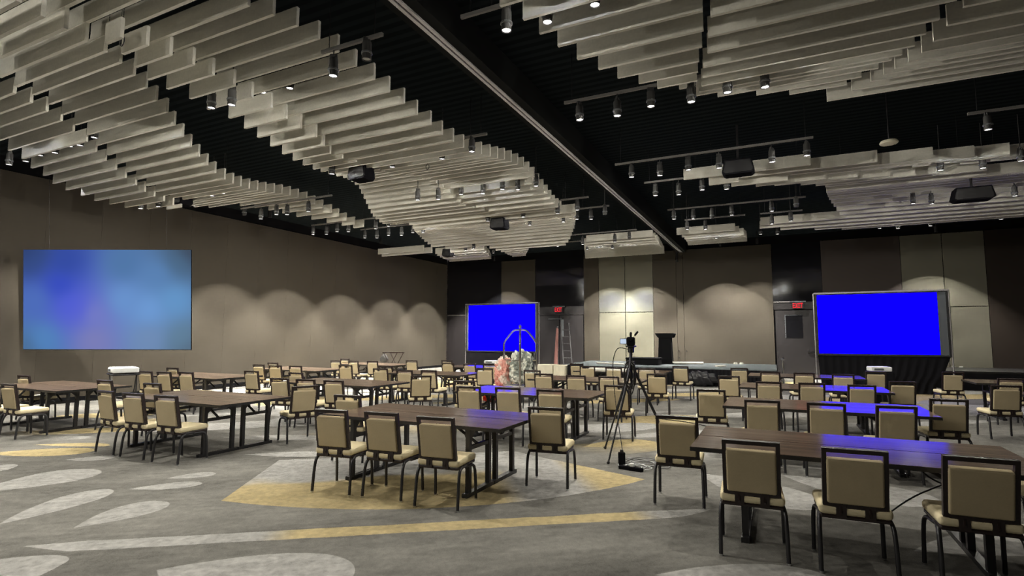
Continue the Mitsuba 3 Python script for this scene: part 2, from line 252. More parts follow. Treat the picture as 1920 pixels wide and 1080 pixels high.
# ---------------------------------------------------------------- ceiling baffles: canopies of hanging felt baffles
BAF = {'L1':[(2.24,4.7,-7.5,-6.05),(2.549,4.82,-8.02,-6.37),(2.857,4.93,-8.49,-6.64),(3.166,5.01,-8.9,-6.89),(3.474,5.09,-9.26,-7.12),(3.783,5.16,-9.54,-7.39),(4.091,5.19,-9.81,-7.65),(4.399,5.2,-10.11,-7.91),(4.708,5.19,-10.4,-8.19),(5.017,5.17,-10.65,-8.43),(5.325,5.13,-10.98,-8.73),(5.633,5.08,-11.23,-8.99),(5.942,5.04,-11.51,-9.24),(6.251,4.99,-11.74,-9.47),(6.559,4.94,-11.93,-9.67),(6.867,4.9,-12.1,-9.87),(7.176,4.87,-12.28,-10.01),(7.485,4.88,-12.51,-10.17),(7.793,4.92,-12.78,-10.33),(8.101,4.96,-13.09,-10.46),(8.41,5.01,-13.38,-10.58),(8.719,5.07,-13.7,-10.69),(9.027,5.13,-13.96,-10.77),(9.335,5.19,-14.23,-10.86),(9.644,5.23,-14.05,-10.93),(9.953,5.25,-13.18,-10.98),(10.261,5.25,-12.99,-11.01),(10.569,5.22,-12.79,-11.04),(10.878,5.18,-12.59,-11.06),(11.187,5.12,-12.37,-11.04),(11.495,5.07,-12.1,-11.07),(11.803,5.01,-11.81,-11.07),(12.112,4.95,-11.51,-11.03),(12.421,4.92,-11.35,-10.96)],'L0':[(3.17,5.0,-11.05,-9.19),(3.478,5.01,-11.36,-9.3),(3.787,5.06,-11.7,-9.6),(4.095,5.1,-12.06,-9.88),(4.404,5.11,-12.38,-10.15),(4.713,5.09,-12.63,-10.45),(5.021,5.06,-12.89,-10.68),(5.329,5.02,-13.28,-11.0),(5.638,4.98,-13.52,-11.29),(5.947,4.93,-13.83,-11.53),(6.255,4.88,-13.98,-11.76),(6.563,4.83,-14.01,-11.95),(6.872,4.79,-14.08,-12.17),(7.181,4.78,-14.07,-12.35),(7.489,4.76,-14.02,-12.51),(7.797,4.75,-13.66,-12.66),(8.106,4.78,-13.41,-12.84)],'M':[(3.2,4.91,-6.55,-6.26),(3.509,5.0,-6.82,-6.34),(3.817,5.05,-7.12,-6.41),(4.126,5.08,-7.39,-6.45),(4.434,5.1,-7.48,-6.51),(4.742,5.08,-7.45,-6.51),(5.051,5.05,-7.5,-6.54),(5.36,5.02,-7.44,-6.52),(5.668,4.97,-7.48,-6.56),(5.976,4.94,-7.56,-6.59),(6.285,4.9,-7.62,-6.58),(6.594,4.87,-7.69,-6.72),(6.902,4.86,-7.77,-6.88),(7.211,4.87,-7.85,-6.89),(7.519,4.89,-7.92,-6.85),(7.827,4.94,-8.03,-6.87),(8.136,4.99,-8.13,-6.96),(8.445,5.04,-8.22,-7.06),(8.753,5.1,-8.32,-7.2),(9.061,5.17,-8.48,-7.3),(9.37,5.22,-8.65,-7.23),(9.678,5.25,-8.83,-7.07),(9.987,5.24,-8.97,-6.91),(10.296,5.22,-9.18,-6.95),(10.604,5.18,-9.37,-6.96),(10.913,5.14,-9.56,-6.96),(11.221,5.09,-9.75,-6.99),(11.529,5.05,-9.92,-7.04),(11.838,5.04,-10.11,-7.08),(12.146,5.04,-10.27,-6.98),(12.455,5.02,-10.39,-6.86),(12.764,5.04,-10.53,-6.83),(13.072,5.06,-10.63,-6.84)],'L2':[(2.54,5.1,-6.95,-4.62),(2.849,5.16,-7.11,-4.62),(3.157,5.22,-7.33,-4.62),(3.466,5.28,-7.42,-4.62),(3.774,5.26,-7.24,-5.01),(4.082,5.32,-7.29,-4.99),(4.391,5.35,-7.27,-4.96),(4.7,5.34,-7.25,-4.93),(5.008,5.32,-7.25,-4.91),(5.316,5.27,-7.2,-4.89),(5.625,5.21,-7.18,-4.84),(5.934,5.16,-7.17,-4.83),(6.242,5.11,-7.16,-4.8),(6.551,5.05,-7.07,-4.79),(6.859,4.99,-7.01,-4.75),(7.167,4.94,-7.13,-4.74),(7.476,4.92,-7.12,-4.72),(7.785,4.92,-6.99,-4.71),(8.093,4.95,-6.96,-4.72),(8.401,4.99,-7.01,-4.7),(8.71,5.04,-7.07,-4.69),(9.018,5.1,-7.06,-4.69),(9.327,5.17,-7.09,-4.7),(9.636,5.22,-7.1,-4.7),(9.944,5.25,-7.11,-4.7),(10.253,5.27,-7.1,-4.71),(10.561,5.26,-7.12,-4.72),(10.869,5.23,-7.14,-4.73),(11.178,5.17,-7.14,-4.75),(11.486,5.12,-7.13,-4.77),(11.795,5.07,-7.14,-4.79),(12.104,5.02,-6.92,-4.82),(12.412,4.97,-6.71,-4.85),(12.721,4.96,-6.68,-4.87),(13.029,4.98,-9.74,-4.91),(13.338,4.93,-9.84,-4.62),(13.646,4.95,-10.01,-4.72),(13.955,4.99,-10.2,-4.83),(14.263,5.05,-10.41,-4.93),(14.572,5.11,-10.62,-5.04),(14.88,5.17,-10.83,-5.15),(15.189,5.22,-11.04,-5.26),(15.497,5.26,-11.23,-5.37),(15.806,5.28,-11.41,-5.48),(16.114,5.28,-11.56,-5.6),(16.423,5.26,-11.69,-5.72),(16.731,5.22,-11.8,-5.85),(17.04,5.17,-11.86,-6.0),(17.348,5.11,-11.92,-6.16),(17.656,5.05,-11.47,-6.32),(17.965,4.99,-9.67,-6.51),(18.273,4.95,-9.57,-6.72),(18.582,4.93,-9.5,-8.34),(18.89,4.92,-9.48,-8.52),(19.199,4.93,-9.54,-8.69),(19.507,4.97,-9.65,-8.85),(19.816,5.02,-9.8,-8.99),(20.124,5.07,-9.96,-9.12),(20.433,5.13,-10.13,-9.26),(20.741,5.19,-10.29,-9.39),(21.05,5.24,-10.44,-9.54),(21.358,5.27,-10.55,-9.69),(21.667,5.28,-10.62,-9.85),(21.975,5.27,-10.66,-9.99)],'R1':[(4.43,5.07,-2.51,0.49),(4.739,5.09,-2.44,0.56),(5.047,5.08,-2.32,-0.49),(5.355,5.07,-2.26,-0.52),(5.664,5.05,-2.16,-0.56),(5.973,5.01,-2.03,-0.59),(6.281,4.99,-1.86,-0.64),(6.589,4.98,-1.7,-0.71),(6.898,5.0,-1.5,-0.76),(7.207,5.03,-1.32,-0.81),(7.515,5.1,-1.08,-0.87)],'R2':[(5.41,5.08,-0.45,2.55),(5.719,5.0,-0.49,2.51),(6.027,4.95,-0.55,1.78),(6.335,4.93,-0.59,1.69),(6.644,4.92,-0.67,1.62),(6.953,4.94,-0.71,1.57),(7.261,4.97,-0.76,1.53),(7.569,5.03,-0.83,1.47),(7.878,5.12,-0.9,1.42),(8.187,5.18,-0.64,1.33),(8.495,5.23,-0.13,1.18),(8.803,5.28,0.31,1.04)],'R3':[(6.2,4.95,1.82,9.5),(6.508,4.93,1.78,9.5),(6.817,4.92,1.72,9.5),(7.126,4.92,1.67,9.5),(7.434,4.95,1.63,9.5),(7.742,5.0,1.56,9.5),(8.051,5.08,1.48,9.5),(8.36,5.15,1.41,9.5),(8.668,5.21,1.31,9.5),(8.976,5.25,1.12,9.5),(9.285,5.27,0.83,9.5)],'B1':[(18.107,4.97,-12.22,-9.97),(18.416,4.94,-12.34,-10.05),(18.724,4.92,-12.4,-10.15),(19.033,4.92,-12.48,-10.28),(19.341,4.95,-12.62,-10.43),(19.65,4.99,-12.79,-10.59),(19.958,5.04,-12.99,-10.75),(20.267,5.1,-13.21,-10.93),(20.575,5.16,-13.44,-11.1),(20.884,5.21,-13.64,-11.26),(21.192,5.25,-13.81,-11.42),(21.501,5.28,-13.94,-11.57),(21.809,5.28,-14.04,-11.7),(22.118,5.26,-14.12,-11.83)],'H':[(18.051,4.98,-5.87,-3.56),(18.36,4.94,-6.04,-3.54),(18.668,4.92,-6.14,-3.53),(18.977,4.92,-6.24,-3.55),(19.285,4.94,-6.34,-3.59),(19.594,4.98,-6.45,-3.64),(19.902,5.03,-6.55,-3.69),(20.211,5.09,-6.65,-3.75),(20.519,5.15,-6.75,-3.82),(20.828,5.21,-6.85,-3.88),(21.136,5.25,-6.95,-3.93),(21.445,5.27,-7.05,-3.97),(21.753,5.28,-7.16,-4.0),(22.062,5.26,-7.25,-4.01),(22.37,5.23,-7.34,-4.03),(22.679,5.18,-7.44,-4.03),(22.987,5.13,-7.53,-4.08)],'R6':[(18.075,4.98,-2.8,-1.03),(18.383,4.94,-2.68,-0.93),(18.692,4.92,-2.64,-0.81),(19.0,4.92,-2.64,-0.78),(19.309,4.95,-2.66,-0.77),(19.617,4.98,-2.7,-0.77),(19.926,5.04,-2.74,-0.78),(20.234,5.09,-2.79,-0.8),(20.543,5.16,-2.83,-0.82),(20.851,5.21,-2.87,-0.83),(21.16,5.25,-2.91,-0.84),(21.468,5.28,-2.95,-0.84),(21.777,5.28,-2.97,-0.84),(22.085,5.26,-3.0,-0.85)],'B2':[(17.646,5.05,-14.76,-12.47),(17.954,5.0,-14.81,-12.29)],'R4b':[(11.916,5.05,-1.67,0.74),(12.224,5.04,-0.55,1.88),(12.533,5.06,0.38,2.81),(12.841,5.08,1.1,3.51),(13.15,5.14,1.72,4.12),(13.458,5.18,2.66,9.0),(13.767,5.2,3.52,9.0)],'R4a':[(12.224,4.95,-1.19,-0.59),(12.533,4.95,-0.76,0.34),(12.841,4.97,-0.28,1.06),(13.15,5.02,0.09,1.66),(13.458,5.05,0.62,2.27),(13.767,5.07,0.93,3.17),(14.075,5.1,1.14,4.03),(14.384,5.07,1.18,9.0),(14.692,5.13,1.21,9.0),(15.001,5.19,1.23,9.0),(15.309,5.24,1.26,9.0),(15.618,5.27,1.3,9.0),(15.926,5.28,1.34,9.0),(16.235,5.27,1.39,9.0),(16.543,5.24,1.46,9.0),(16.852,5.2,1.54,9.0),(17.16,5.14,1.63,9.0),(17.469,5.08,1.73,9.0),(17.777,5.03,-0.3,9.0),(18.086,4.98,-0.33,9.0),(18.394,4.94,0.24,9.0),(18.703,4.92,1.18,9.0),(19.011,4.92,1.92,9.0)]}
BW, BH = .020, .23
CAN = dict(L1='the second felt canopy from the left wall', L0='the felt canopy nearest the left wall', M='the narrow felt canopy left of the big central one',
  L2='the big central felt canopy left of the ceiling divider', R1='the felt canopy just right of the ceiling divider', R2='the felt canopy left of the stepped joint, top right', R3='the felt canopy at the top right corner',
  B1='the small felt canopy above the left blue screen', H='the small felt canopy above the pale wall panels', R6='the small far felt canopy right of the ceiling divider', B2='the tiny felt canopy against the left wall',
  R4b='the stepped front felt baffles, right side', R4a='the wide felt canopy above the right blue screen')
bmesh = {}
for nm, rows in BAF.items():
    k = fresh('baffle_canopy'); tag(k, 'grey slatted ceiling canopy, '+CAN[nm], 'ceiling baffles', 'canopies of ceiling baffles')
    for (Y, z, x0, x1) in rows:
        put(fresh(k+'__baffle'), ply(bx(x0, x1, Y-BW, Y+BW, z, z+BH), 'baffle_felt'))
    for (Y, z, x0, x1) in (rows[0], rows[len(rows)//2], rows[-1]):
        for x in (x0+.1*(x1-x0), x1-.1*(x1-x0)):
            put(fresh(k+'__suspension_wire'), ply(cyl((x, Y, z+BH-.01), (x, Y, ZC), .003, 4), 'black_metal'))

# ---------------------------------------------------------------- track lighting
TRACKS = [('A',4.88,-3.0,-2.5),('B',7.46,-2.75,0.2),('C',10.7,-2.85,0.72),('D',12.3,-2.6,-0.5),('E',15.3,-2.6,0.8),('F',16.88,-2.37,-0.68),('G',16.92,-0.28,0.79),('H',4.77,-4.95,-4.0),('I',8.05,-4.85,-4.4),('J',12.97,-4.9,-4.15),('K',14.1,-4.8,-3.93),('N',17.72,-6.3,-4.02),('O',19.0,-6.85,-4.9),('P',12.58,-13.25,-10.6),('Q',13.8,-12.3,-9.4),('R',10.03,-13.25,-9.9),('S',10.6,2.85,9.0)]
TZ = 5.2
TLAB = dict(A='the lighting track at the top centre', B='the first lighting track right of the divider', C='the long second lighting track right of the divider', D='the third lighting track right of the divider', E='the fourth lighting track right of the divider', F='the left piece of the fifth track',
 G='the right piece of the fifth track', H='the lighting track at the big canopy near the top', I='the lighting track at the right edge of the big canopy', J='the lighting track at the tip of the big canopy', K='the lighting track beyond the tip of the big canopy',
 N='the lighting track in front of the pale-panel canopy', O='the lighting track left of the pale-panel canopy', P='the nearest lighting track past the left canopy', Q='the lighting track between the left and central canopies', R='the lighting track under the long left canopy', S='the lighting track at the right edge')
for (nm, Y, x0, x1) in TRACKS:
    k = fresh('light_track')
    xs = [x0+.12, x1-.12]
    put(k+'__bar', ply(bx(x0, x1, Y-.018, Y+.018, TZ-.02, TZ+.02), 'track_grey'))
    for x in xs: put(fresh(k+'__rod'), ply(cyl((x, Y, TZ+.02), (x, Y, ZC), .006, 6), 'black_metal'))
    tag(k, 'thin grey bar on rods, '+TLAB[nm], 'light track', 'lighting tracks')
LAMPS = [(np.float64(-13.38),np.float64(5.01),np.float64(5.02),1,None),(np.float64(-12.99),np.float64(5.11),np.float64(5.06),1,None),(np.float64(-12.46),np.float64(5.11),np.float64(5.1),1,None),(np.float64(-11.92),np.float64(5.11),np.float64(5.07),1,None),(np.float64(-11.43),np.float64(5.11),np.float64(5.12),1,None),(np.float64(-11.08),np.float64(5.11),np.float64(5.08),1,None),(np.float64(-10.66),np.float64(5.12),np.float64(5.16),1,None),(np.float64(-11.47),np.float64(5.42),np.float64(5.09),1,None),(np.float64(-14.19),np.float64(7.93),np.float64(4.85),1,None),(np.float64(-13.09),np.float64(7.71),np.float64(4.74),1,None),(np.float64(-11.9),np.float64(8.23),np.float64(4.99),1,None),(np.float64(-11.46),np.float64(8.19),np.float64(4.99),1,None),(np.float64(-13.39),np.float64(10.25),np.float64(5.08),0,None),(np.float64(-12.44),10.03,np.float64(4.84),1,'R'),(np.float64(-11.85),10.03,np.float64(4.9),1,'R'),(np.float64(-11.45),10.03,np.float64(4.86),1,'R'),(np.float64(-10.69),10.03,np.float64(4.87),1,'R'),(np.float64(-13.17),12.58,np.float64(4.9),1,'P'),(np.float64(-12.6),12.58,np.float64(4.86),1,'P'),(np.float64(-12.16),12.58,np.float64(4.91),1,'P'),(np.float64(-11.7),12.58,np.float64(4.87),1,'P'),(np.float64(-12.12),13.8,np.float64(4.91),1,'Q'),(np.float64(-11.61),13.8,np.float64(4.87),1,'Q'),(np.float64(-11.14),13.8,np.float64(4.92),1,'Q'),(np.float64(-10.62),13.8,np.float64(4.88),1,'Q'),(np.float64(-10.64),12.58,np.float64(4.87),1,'P'),(np.float64(-10.49),np.float64(12.98),np.float64(5.01),1,None),(np.float64(-10.45),np.float64(14.16),np.float64(5.01),1,None),(np.float64(-9.79),13.8,np.float64(4.89),1,'Q'),(np.float64(-7.1),np.float64(4.83),np.float64(4.92),1,None),(np.float64(-6.67),np.float64(4.83),np.float64(4.88),1,None),(np.float64(-6.83),np.float64(5.45),np.float64(5.35),1,None),(np.float64(-6.21),np.float64(5.4),np.float64(5.27),1,None),(np.float64(-4.75),4.77,np.float64(4.86),1,'H'),(np.float64(-7.66),np.float64(7.74),np.float64(4.83),1,None),(np.float64(-6.63),np.float64(8.28),np.float64(4.98),1,None),(np.float64(-5.48),np.float64(8.29),np.float64(4.98),1,None),(np.float64(-4.7),8.05,np.float64(4.93),1,'I'),(np.float64(-7.41),np.float64(10.21),np.float64(4.85),1,None),(np.float64(-6.96),np.float64(10.39),np.float64(4.86),1,None),(np.float64(-6.69),np.float64(10.96),np.float64(5.08),1,None),(np.float64(-6.14),np.float64(11.05),np.float64(5.06),1,None),(np.float64(-5.57),np.float64(10.95),np.float64(5.07),1,None),(np.float64(-5.24),np.float64(11.09),np.float64(5.06),1,None),(np.float64(-4.74),np.float64(10.99),np.float64(5.06),1,None),(np.float64(-4.23),4.77,np.float64(4.95),0,'H'),(np.float64(-12.15),np.float64(18.52),np.float64(4.94),1,None),(np.float64(-11.68),np.float64(18.63),np.float64(4.92),1,None),(np.float64(-11.06),np.float64(18.5),np.float64(4.94),1,None),(np.float64(-10.66),np.float64(17.84),np.float64(4.98),1,None),(np.float64(-10.15),np.float64(17.57),np.float64(4.97),1,None),(np.float64(-10.2),np.float64(18.5),np.float64(4.95),1,None),(np.float64(-9.89),np.float64(18.68),np.float64(4.94),1,None),(np.float64(-7.2),np.float64(13.25),np.float64(4.92),1,None),(np.float64(-6.1),np.float64(13.25),np.float64(4.93),1,None),(np.float64(-6.54),np.float64(14.68),np.float64(5.01),1,None),(np.float64(-4.99),12.97,np.float64(4.86),1,'J'),(np.float64(-5.47),np.float64(14.68),np.float64(5.01),1,None),(np.float64(-7.08),np.float64(18.41),np.float64(4.96),1,None),(np.float64(-4.45),12.97,np.float64(4.9),1,'J'),(np.float64(-4.85),14.1,np.float64(4.92),1,'K'),(np.float64(-4.44),14.1,np.float64(4.88),1,'K'),(np.float64(-3.9),np.float64(13.57),np.float64(4.85),0,None),(np.float64(-5.89),17.72,np.float64(4.84),1,'N'),(np.float64(-6.15),19.0,np.float64(4.87),1,'O'),(np.float64(-5.75),np.float64(19.2),np.float64(4.94),1,None),(np.float64(-5.19),19.0,np.float64(4.85),1,'O'),(np.float64(-4.76),17.72,np.float64(4.85),1,'N'),(np.float64(-4.27),17.72,np.float64(4.91),0,'N'),(np.float64(-4.37),np.float64(19.06),np.float64(4.94),1,None),(np.float64(-2.44),4.88,np.float64(4.91),1,'A'),(np.float64(-2.1),np.float64(5.19),np.float64(5.08),1,None),(np.float64(-1.55),np.float64(5.13),np.float64(5.09),1,None),(np.float64(-2.51),7.46,np.float64(4.9),1,'B'),(np.float64(-1.94),7.46,np.float64(4.86),1,'B'),(np.float64(-1.46),7.46,np.float64(4.91),1,'B'),(np.float64(-0.92),7.46,np.float64(4.87),1,'B'),(np.float64(-0.46),7.46,np.float64(4.91),1,'B'),(np.float64(-0.01),7.46,np.float64(4.89),1,'B'),(np.float64(-2.51),10.7,np.float64(4.9),1,'C'),(np.float64(-1.95),10.7,np.float64(4.86),1,'C'),(np.float64(-1.41),10.7,np.float64(4.9),1,'C'),(np.float64(-0.85),10.7,np.float64(4.86),1,'C'),(np.float64(0.05),10.7,np.float64(4.85),1,'C'),(np.float64(0.61),10.7,np.float64(4.89),1,'C'),(np.float64(-2.35),12.3,np.float64(4.88),1,'D'),(np.float64(-1.84),12.3,np.float64(4.84),1,'D'),(np.float64(-1.34),12.3,np.float64(4.89),1,'D'),(np.float64(-0.84),12.3,np.float64(4.85),1,'D'),(np.float64(-2.37),np.float64(14.91),np.float64(4.85),1,None),(np.float64(-1.92),15.3,np.float64(4.89),1,'E'),(np.float64(-0.94),15.3,np.float64(4.9),1,'E'),(np.float64(0.02),15.3,np.float64(4.91),1,'E'),(np.float64(-1.44),15.3,np.float64(4.86),0,'E'),(np.float64(0.56),np.float64(14.78),np.float64(4.85),0,None),(np.float64(-2.26),np.float64(16.56),np.float64(4.85),1,None),(np.float64(-1.78),16.88,np.float64(4.87),1,'F'),(np.float64(-1.66),np.float64(18.91),np.float64(4.92),1,None),(np.float64(-0.33),np.float64(19.02),np.float64(4.97),1,None),(np.float64(0.16),np.float64(19.11),np.float64(4.95),1,None),(np.float64(0.01),16.92,np.float64(4.88),1,'G'),(np.float64(0.48),np.float64(16.53),np.float64(4.85),1,None),(np.float64(3.09),np.float64(13.31),np.float64(5.02),1,None),(np.float64(3.82),np.float64(13.54),np.float64(5.03),1,None),(np.float64(4.32),np.float64(13.29),np.float64(5.03),1,None),(np.float64(5.17),np.float64(16.4),np.float64(4.99),1,None),(np.float64(3.2),np.float64(16.32),np.float64(5.0),1,None),(np.float64(3.6),np.float64(16.46),np.float64(4.98),1,None),(np.float64(4.62),np.float64(16.63),np.float64(5.0),1,None),(np.float64(2.92),np.float64(19.28),np.float64(4.93),1,None),(np.float64(3.42),np.float64(19.56),np.float64(4.93),1,None),(np.float64(4.2),np.float64(19.49),np.float64(4.93),1,None),(np.float64(5.72),np.float64(19.2),np.float64(4.93),1,None),(np.float64(3.09),10.6,np.float64(4.91),1,'S')]
LAMPS = LAMPS+[(x, y, 4.85, 1, None) for (x, y, s_) in HOUSE if y < 4]  # heads behind the camera, out of view, that light the baffles
lens_v = np.vstack([[[0, 0, 0]], np.stack([np.cos(np.arange(14)*2*math.pi/14)*.046, np.sin(np.arange(14)*2*math.pi/14)*.046, np.zeros(14)], 1)])
lens_m = mesh(lens_v, [[0, 1+(j+1) % 14, 1+j] for j in range(14)])
can_s = ply(lathe([(0, .215), (.048, .215), (.055, .20), (.055, -.008), (.049, -.008), (.049, .004), (0, .004)], 14), 'can_dark', 40)
collar_s = ply(lathe([(.058, .085), (.066, .08), (.066, .06), (.058, .055)], 14), 'glass_grey', 40)
yoke_s = ply(cat(bx(-.03, .03, -.03, .03, .215, .25), bx(-.045, -.035, -.012, .012, .16, .27), bx(.035, .045, -.012, .012, .16, .27), bx(-.045, .045, -.012, .012, .26, .27)), 'can_dark')
lens_off = ply(lens_m, 'glass_grey')
lit = {**mikit.ply(lens_m, 'black'), 'emitter': {'type': 'area', 'radiance': rgb(*(LENS_L*np.array([1, .96, .88]))), 'sampling_weight': 0.0}}
LW = {}
for i, (x, y, z, on, tr) in enumerate(LAMPS):
    k = fresh('track_spotlight'); t = tm(x, y, z, 17*i % 90)
    put(k+'__can', can_s, t); put(k+'__collar', collar_s, t); put(k+'__yoke', yoke_s, t)
    put(k+'__lens', lit if on else lens_off, t)
    top = TZ-.02 if tr else ZC
    put(k+'__stem', ply(cyl((x, y, z+.268), (x, y, top), .008, 6), 'can_dark'))
    near = min(BAF, key=lambda n: min(abs(r[0]-y)+max(0, r[2]-x, x-r[3]) for r in BAF[n]))
    where = ('on '+TLAB[tr]) if tr else 'under '+CAN[near]
    q = np.array([x, y, z-EYE]); d_ = q@fw; LW.setdefault((where, on) if d_ > .3 else ('behind', on), []).append((q@rt/d_, k))
ORD = ['first', 'second', 'third', 'fourth', 'fifth', 'sixth', 'seventh', 'eighth', 'ninth', 'tenth', 'eleventh', 'twelfth', 'thirteenth', 'fourteenth', 'fifteenth', 'sixteenth', 'seventeenth', 'eighteenth', 'nineteenth', 'twentieth']+[f'{i}th' for i in range(21, 60)]
for (where, on), lst in LW.items():
    lst.sort()
    for i, (_, k) in enumerate(lst):
        st = 'lit spotlight' if on else 'unlit spotlight'
        lab = f'{st}, {ORD[i]} from left {where}' if len(lst) > 1 else f'{st} {where}'
        if where == 'behind': lab = f'unseen lit spotlight behind the viewer, placed to light the baffles, {ORD[i]} from left'
        tag(k, lab, 'spotlight', 'round track spotlights')
for i, (x, y, s) in enumerate(HOUSE):
    z = min(LAMPS, key=lambda l: (l[0]-x)**2+(l[1]-y)**2)[2]
    scene[f'house_beam_{i}'] = {'type': 'spot', 'to_world': T().look_at(origin=[x, y, z-.02], target=[x, y+.02, 0], up=[0, 1, 0]), 'intensity': rgb(*(WARM*HOUSE_I*s)), 'cutoff_angle': 112.0, 'beam_width': 6.0}  # cone opened past horizontal so its spill lights the baffles
wash_s = ply(lathe([(0, .22), (.05, .22), (.06, .2), (.06, 0), (.05, 0), (.05, .16), (0, .16)], 14), 'black_metal', 40)
wash_stem = ply(cyl((0, 0, .22), (0, 0, ZC-5.42), .012, 6), 'black_metal')
for i, (x, y, ax, ay, s) in enumerate(UNSEEN_WASH):
    k = fresh('unseen_wall_washer'); put(k+'__can', wash_s, tm(x, y, 5.42)); put(k+'__stem', wash_stem, tm(x, y, 5.42))
    tag(k, 'small black wall washer, '+['nearest', 'second', 'third', 'fourth', 'fifth', 'sixth', 'seventh', 'farthest'][i]+' along the left wall, unseen, placed to light it' if x < -14 else 'small black wall washer, '+['first', 'second', 'third', 'fourth', 'fifth', 'sixth'][i-8]+' from left along the back wall, unseen, placed to light it', 'spotlight', 'unseen wall washers along the '+('left' if x < -14 else 'back')+' wall')
    scene[f'unseen_wash_beam_{i}'] = {'type': 'spot', 'to_world': T().look_at(origin=[x, y, 5.415], target=[x, y, 0], up=[0, 1, 0]), 'intensity': rgb(*(WARM*WASH_I*s)), 'cutoff_angle': 45.0 if x < -14 else 46.0, 'beam_width': 36.0, 'sampling_weight': 1.5}

# ---------------------------------------------------------------- ceiling speakers and small ceiling things
def speaker(x, y, z, w, lab, d=.30, h=.26):
    k = fresh('ceiling_speaker')
    pl = Polygon([(-w/2, -h*.35), (-w*.42, -h/2), (w*.42, -h/2), (w/2, -h*.35), (w*.42, h/2), (-w*.42, h/2)]).buffer(.02)
    put(k+'__cabinet', ply(extr(pl, d, 'y', -d/2), 'speaker_black', 30), tm(x, y, z))
    put(k+'__grille', ply(extr(pl.buffer(-.03), .008, 'y', -d/2-.008), 'black_metal'), tm(x, y, z))
    put(k+'__bracket', ply(cat(bx(-.02, .02, -.02, .02, h/2, ZC-z), bx(-.08, .08, -.03, .03, h/2, h/2+.02)), 'black_metal'), tm(x, y, z))
    tag(k, lab, 'speaker', 'ceiling speakers')
speaker(-7.33, 8.2, 4.92, .40, 'black speaker hanging at the left edge of the big central canopy, beside a lit spotlight')
speaker(-13.03, 8.2, 5.02, .46, 'black speaker hanging near the left wall, above the wide projection screen')
speaker(-6.9, 13.4, 4.83, .44, 'black speaker hanging under the far end of the big central canopy')
speaker(4.06, 15.2, 4.86, .72, 'black speaker hanging under the canopy over the right-hand blue screen')
speaker(-11.69, 18.2, 4.99, .34, 'small far black speaker hanging above the dark corner behind the left tables')
speaker(-.56, 11.55, 5.06, .56, 'wide dark box hanging in the gap of the front baffles right of the ceiling divider')
k = 'ceiling_disc'; put(k+'__cover', ply(lathe([(0, .06), (.12, .05), (.14, .02), (.13, 0), (0, -.01)], 20), 'linen', 40), tm(1.87, 11.0, 5.0)); put(k+'__stem', ply(cyl((0, 0, .05), (0, 0, ZC-5.0), .01, 6), 'black_metal'), tm(1.87, 11.0, 5.0))
tag(k, 'pale round disc hanging under the dark ceiling, upper right', 'ceiling sensor')
def loop(x, y, z, r, lab):
    k = fresh('hanging_hook'); a = np.linspace(0, 2*math.pi, 17)
    put(k, ply(cat(tube(np.stack([r*.7*np.cos(a), 0*a, r*np.sin(a)-r], 1), .006, 6, False), cyl((0, 0, 0), (0, 0, ZC-z), .004, 5)), 'black_metal'), tm(x, y, z)); tag(k, lab, 'hook')
loop(-6.35, 3.25, 4.98, .06, 'dark wire loop hanging from the baffles near the top edge, left')
loop(-5.95, 8.5, 5.0, .05, 'small dark wire loop hanging under the middle of the big central canopy')

# ---------------------------------------------------------------- tables
TL, TD = 2.44, .607
top_s = ply(bx(-TL/2+.004, TL/2-.004, -TD/2+.004, TD/2-.004, .7385, .7425), 'walnut')
edge_s = ply(bx(-TL/2, TL/2, -TD/2, TD/2, .706, .7385), 'table_black')
U = sbox(-.245, .04, .245, .706).difference(sbox(-.195, -.2, .195, .655-.06).union(sbox(-.135, 0, .135, .655)).union(Polygon([(-.195, .56), (.195, .56), (.195, .595), (.135, .655), (-.135, .655), (-.195, .595)]).buffer(.0)))
legL, legR = [ply(extr(U, .05, 'x', s*.80-.025), 'black_metal') for s in (-1, 1)]
footL, footR = [ply(bx(s*.80-.032, s*.80+.032, -.30, .30, 0, .042), 'black_metal') for s in (-1, 1)]
brL, brR = [ply(cyl((s*.80, 0, .50), (s*.45, 0, .705), .016, 8), 'black_metal', 40) for s in (-1, 1)]
railL, railR = [ply(bx(s*.80-.02, s*.80+.02, -.2, .2, .48, .52), 'black_metal') for s in (-1, 1)]
TABLE = [('tabletop', top_s), ('edge', edge_s), ('leg_frame', legL), ('leg_frame', legR), ('foot', footL), ('foot', footR), ('brace', brL), ('brace', brR), ('cross_rail', railL), ('cross_rail', railR)]
PODS = dict(T3=(-13.52,5.02,'front-row table by the left wall'), T2=(-9.31,5.02,'front-row table left of centre'), T1=(-5.02,5.04,'front-row centre table'), T11=(-.71,5.0,'front-row right-hand table'),
  T5=(-13.50,7.95,'second-row table by the left wall'), T4=(-9.31,8.08,'second-row table left of centre'), T9=(-5.06,8.08,'second-row centre table'), T12=(-.70,8.10,'second-row right-hand table'),
  T6=(-13.55,10.88,'third-row table by the left wall'), T8=(-9.31,11.20,'third-row table left of centre'), T10=(-5.01,11.10,'third-row centre table'), T13=(-.67,11.14,'third-row right-hand table'), T20=(3.62,11.2,'third-row table at the far right'),
  T7=(-13.38,13.90,'fourth-row table by the left wall'), T18=(-9.31,14.2,'fourth-row table left of centre'), T17=(-5.05,14.25,'fourth-row centre table'), T14=(-.65,14.40,'fourth-row right-hand table'), T15=(3.68,14.36,'fourth-row table at the far right'))
for p, (x, y, lab) in PODS.items():
    for h, nm in ((0, 'near'), (1, 'far')):
        k = fresh('folding_table'); parts(k, TABLE, tm(x+TL/2, y+TD/2+h*.613))
        tag(k, f'{nm} half of the dark walnut {lab}', 'table', 'dark folding tables')

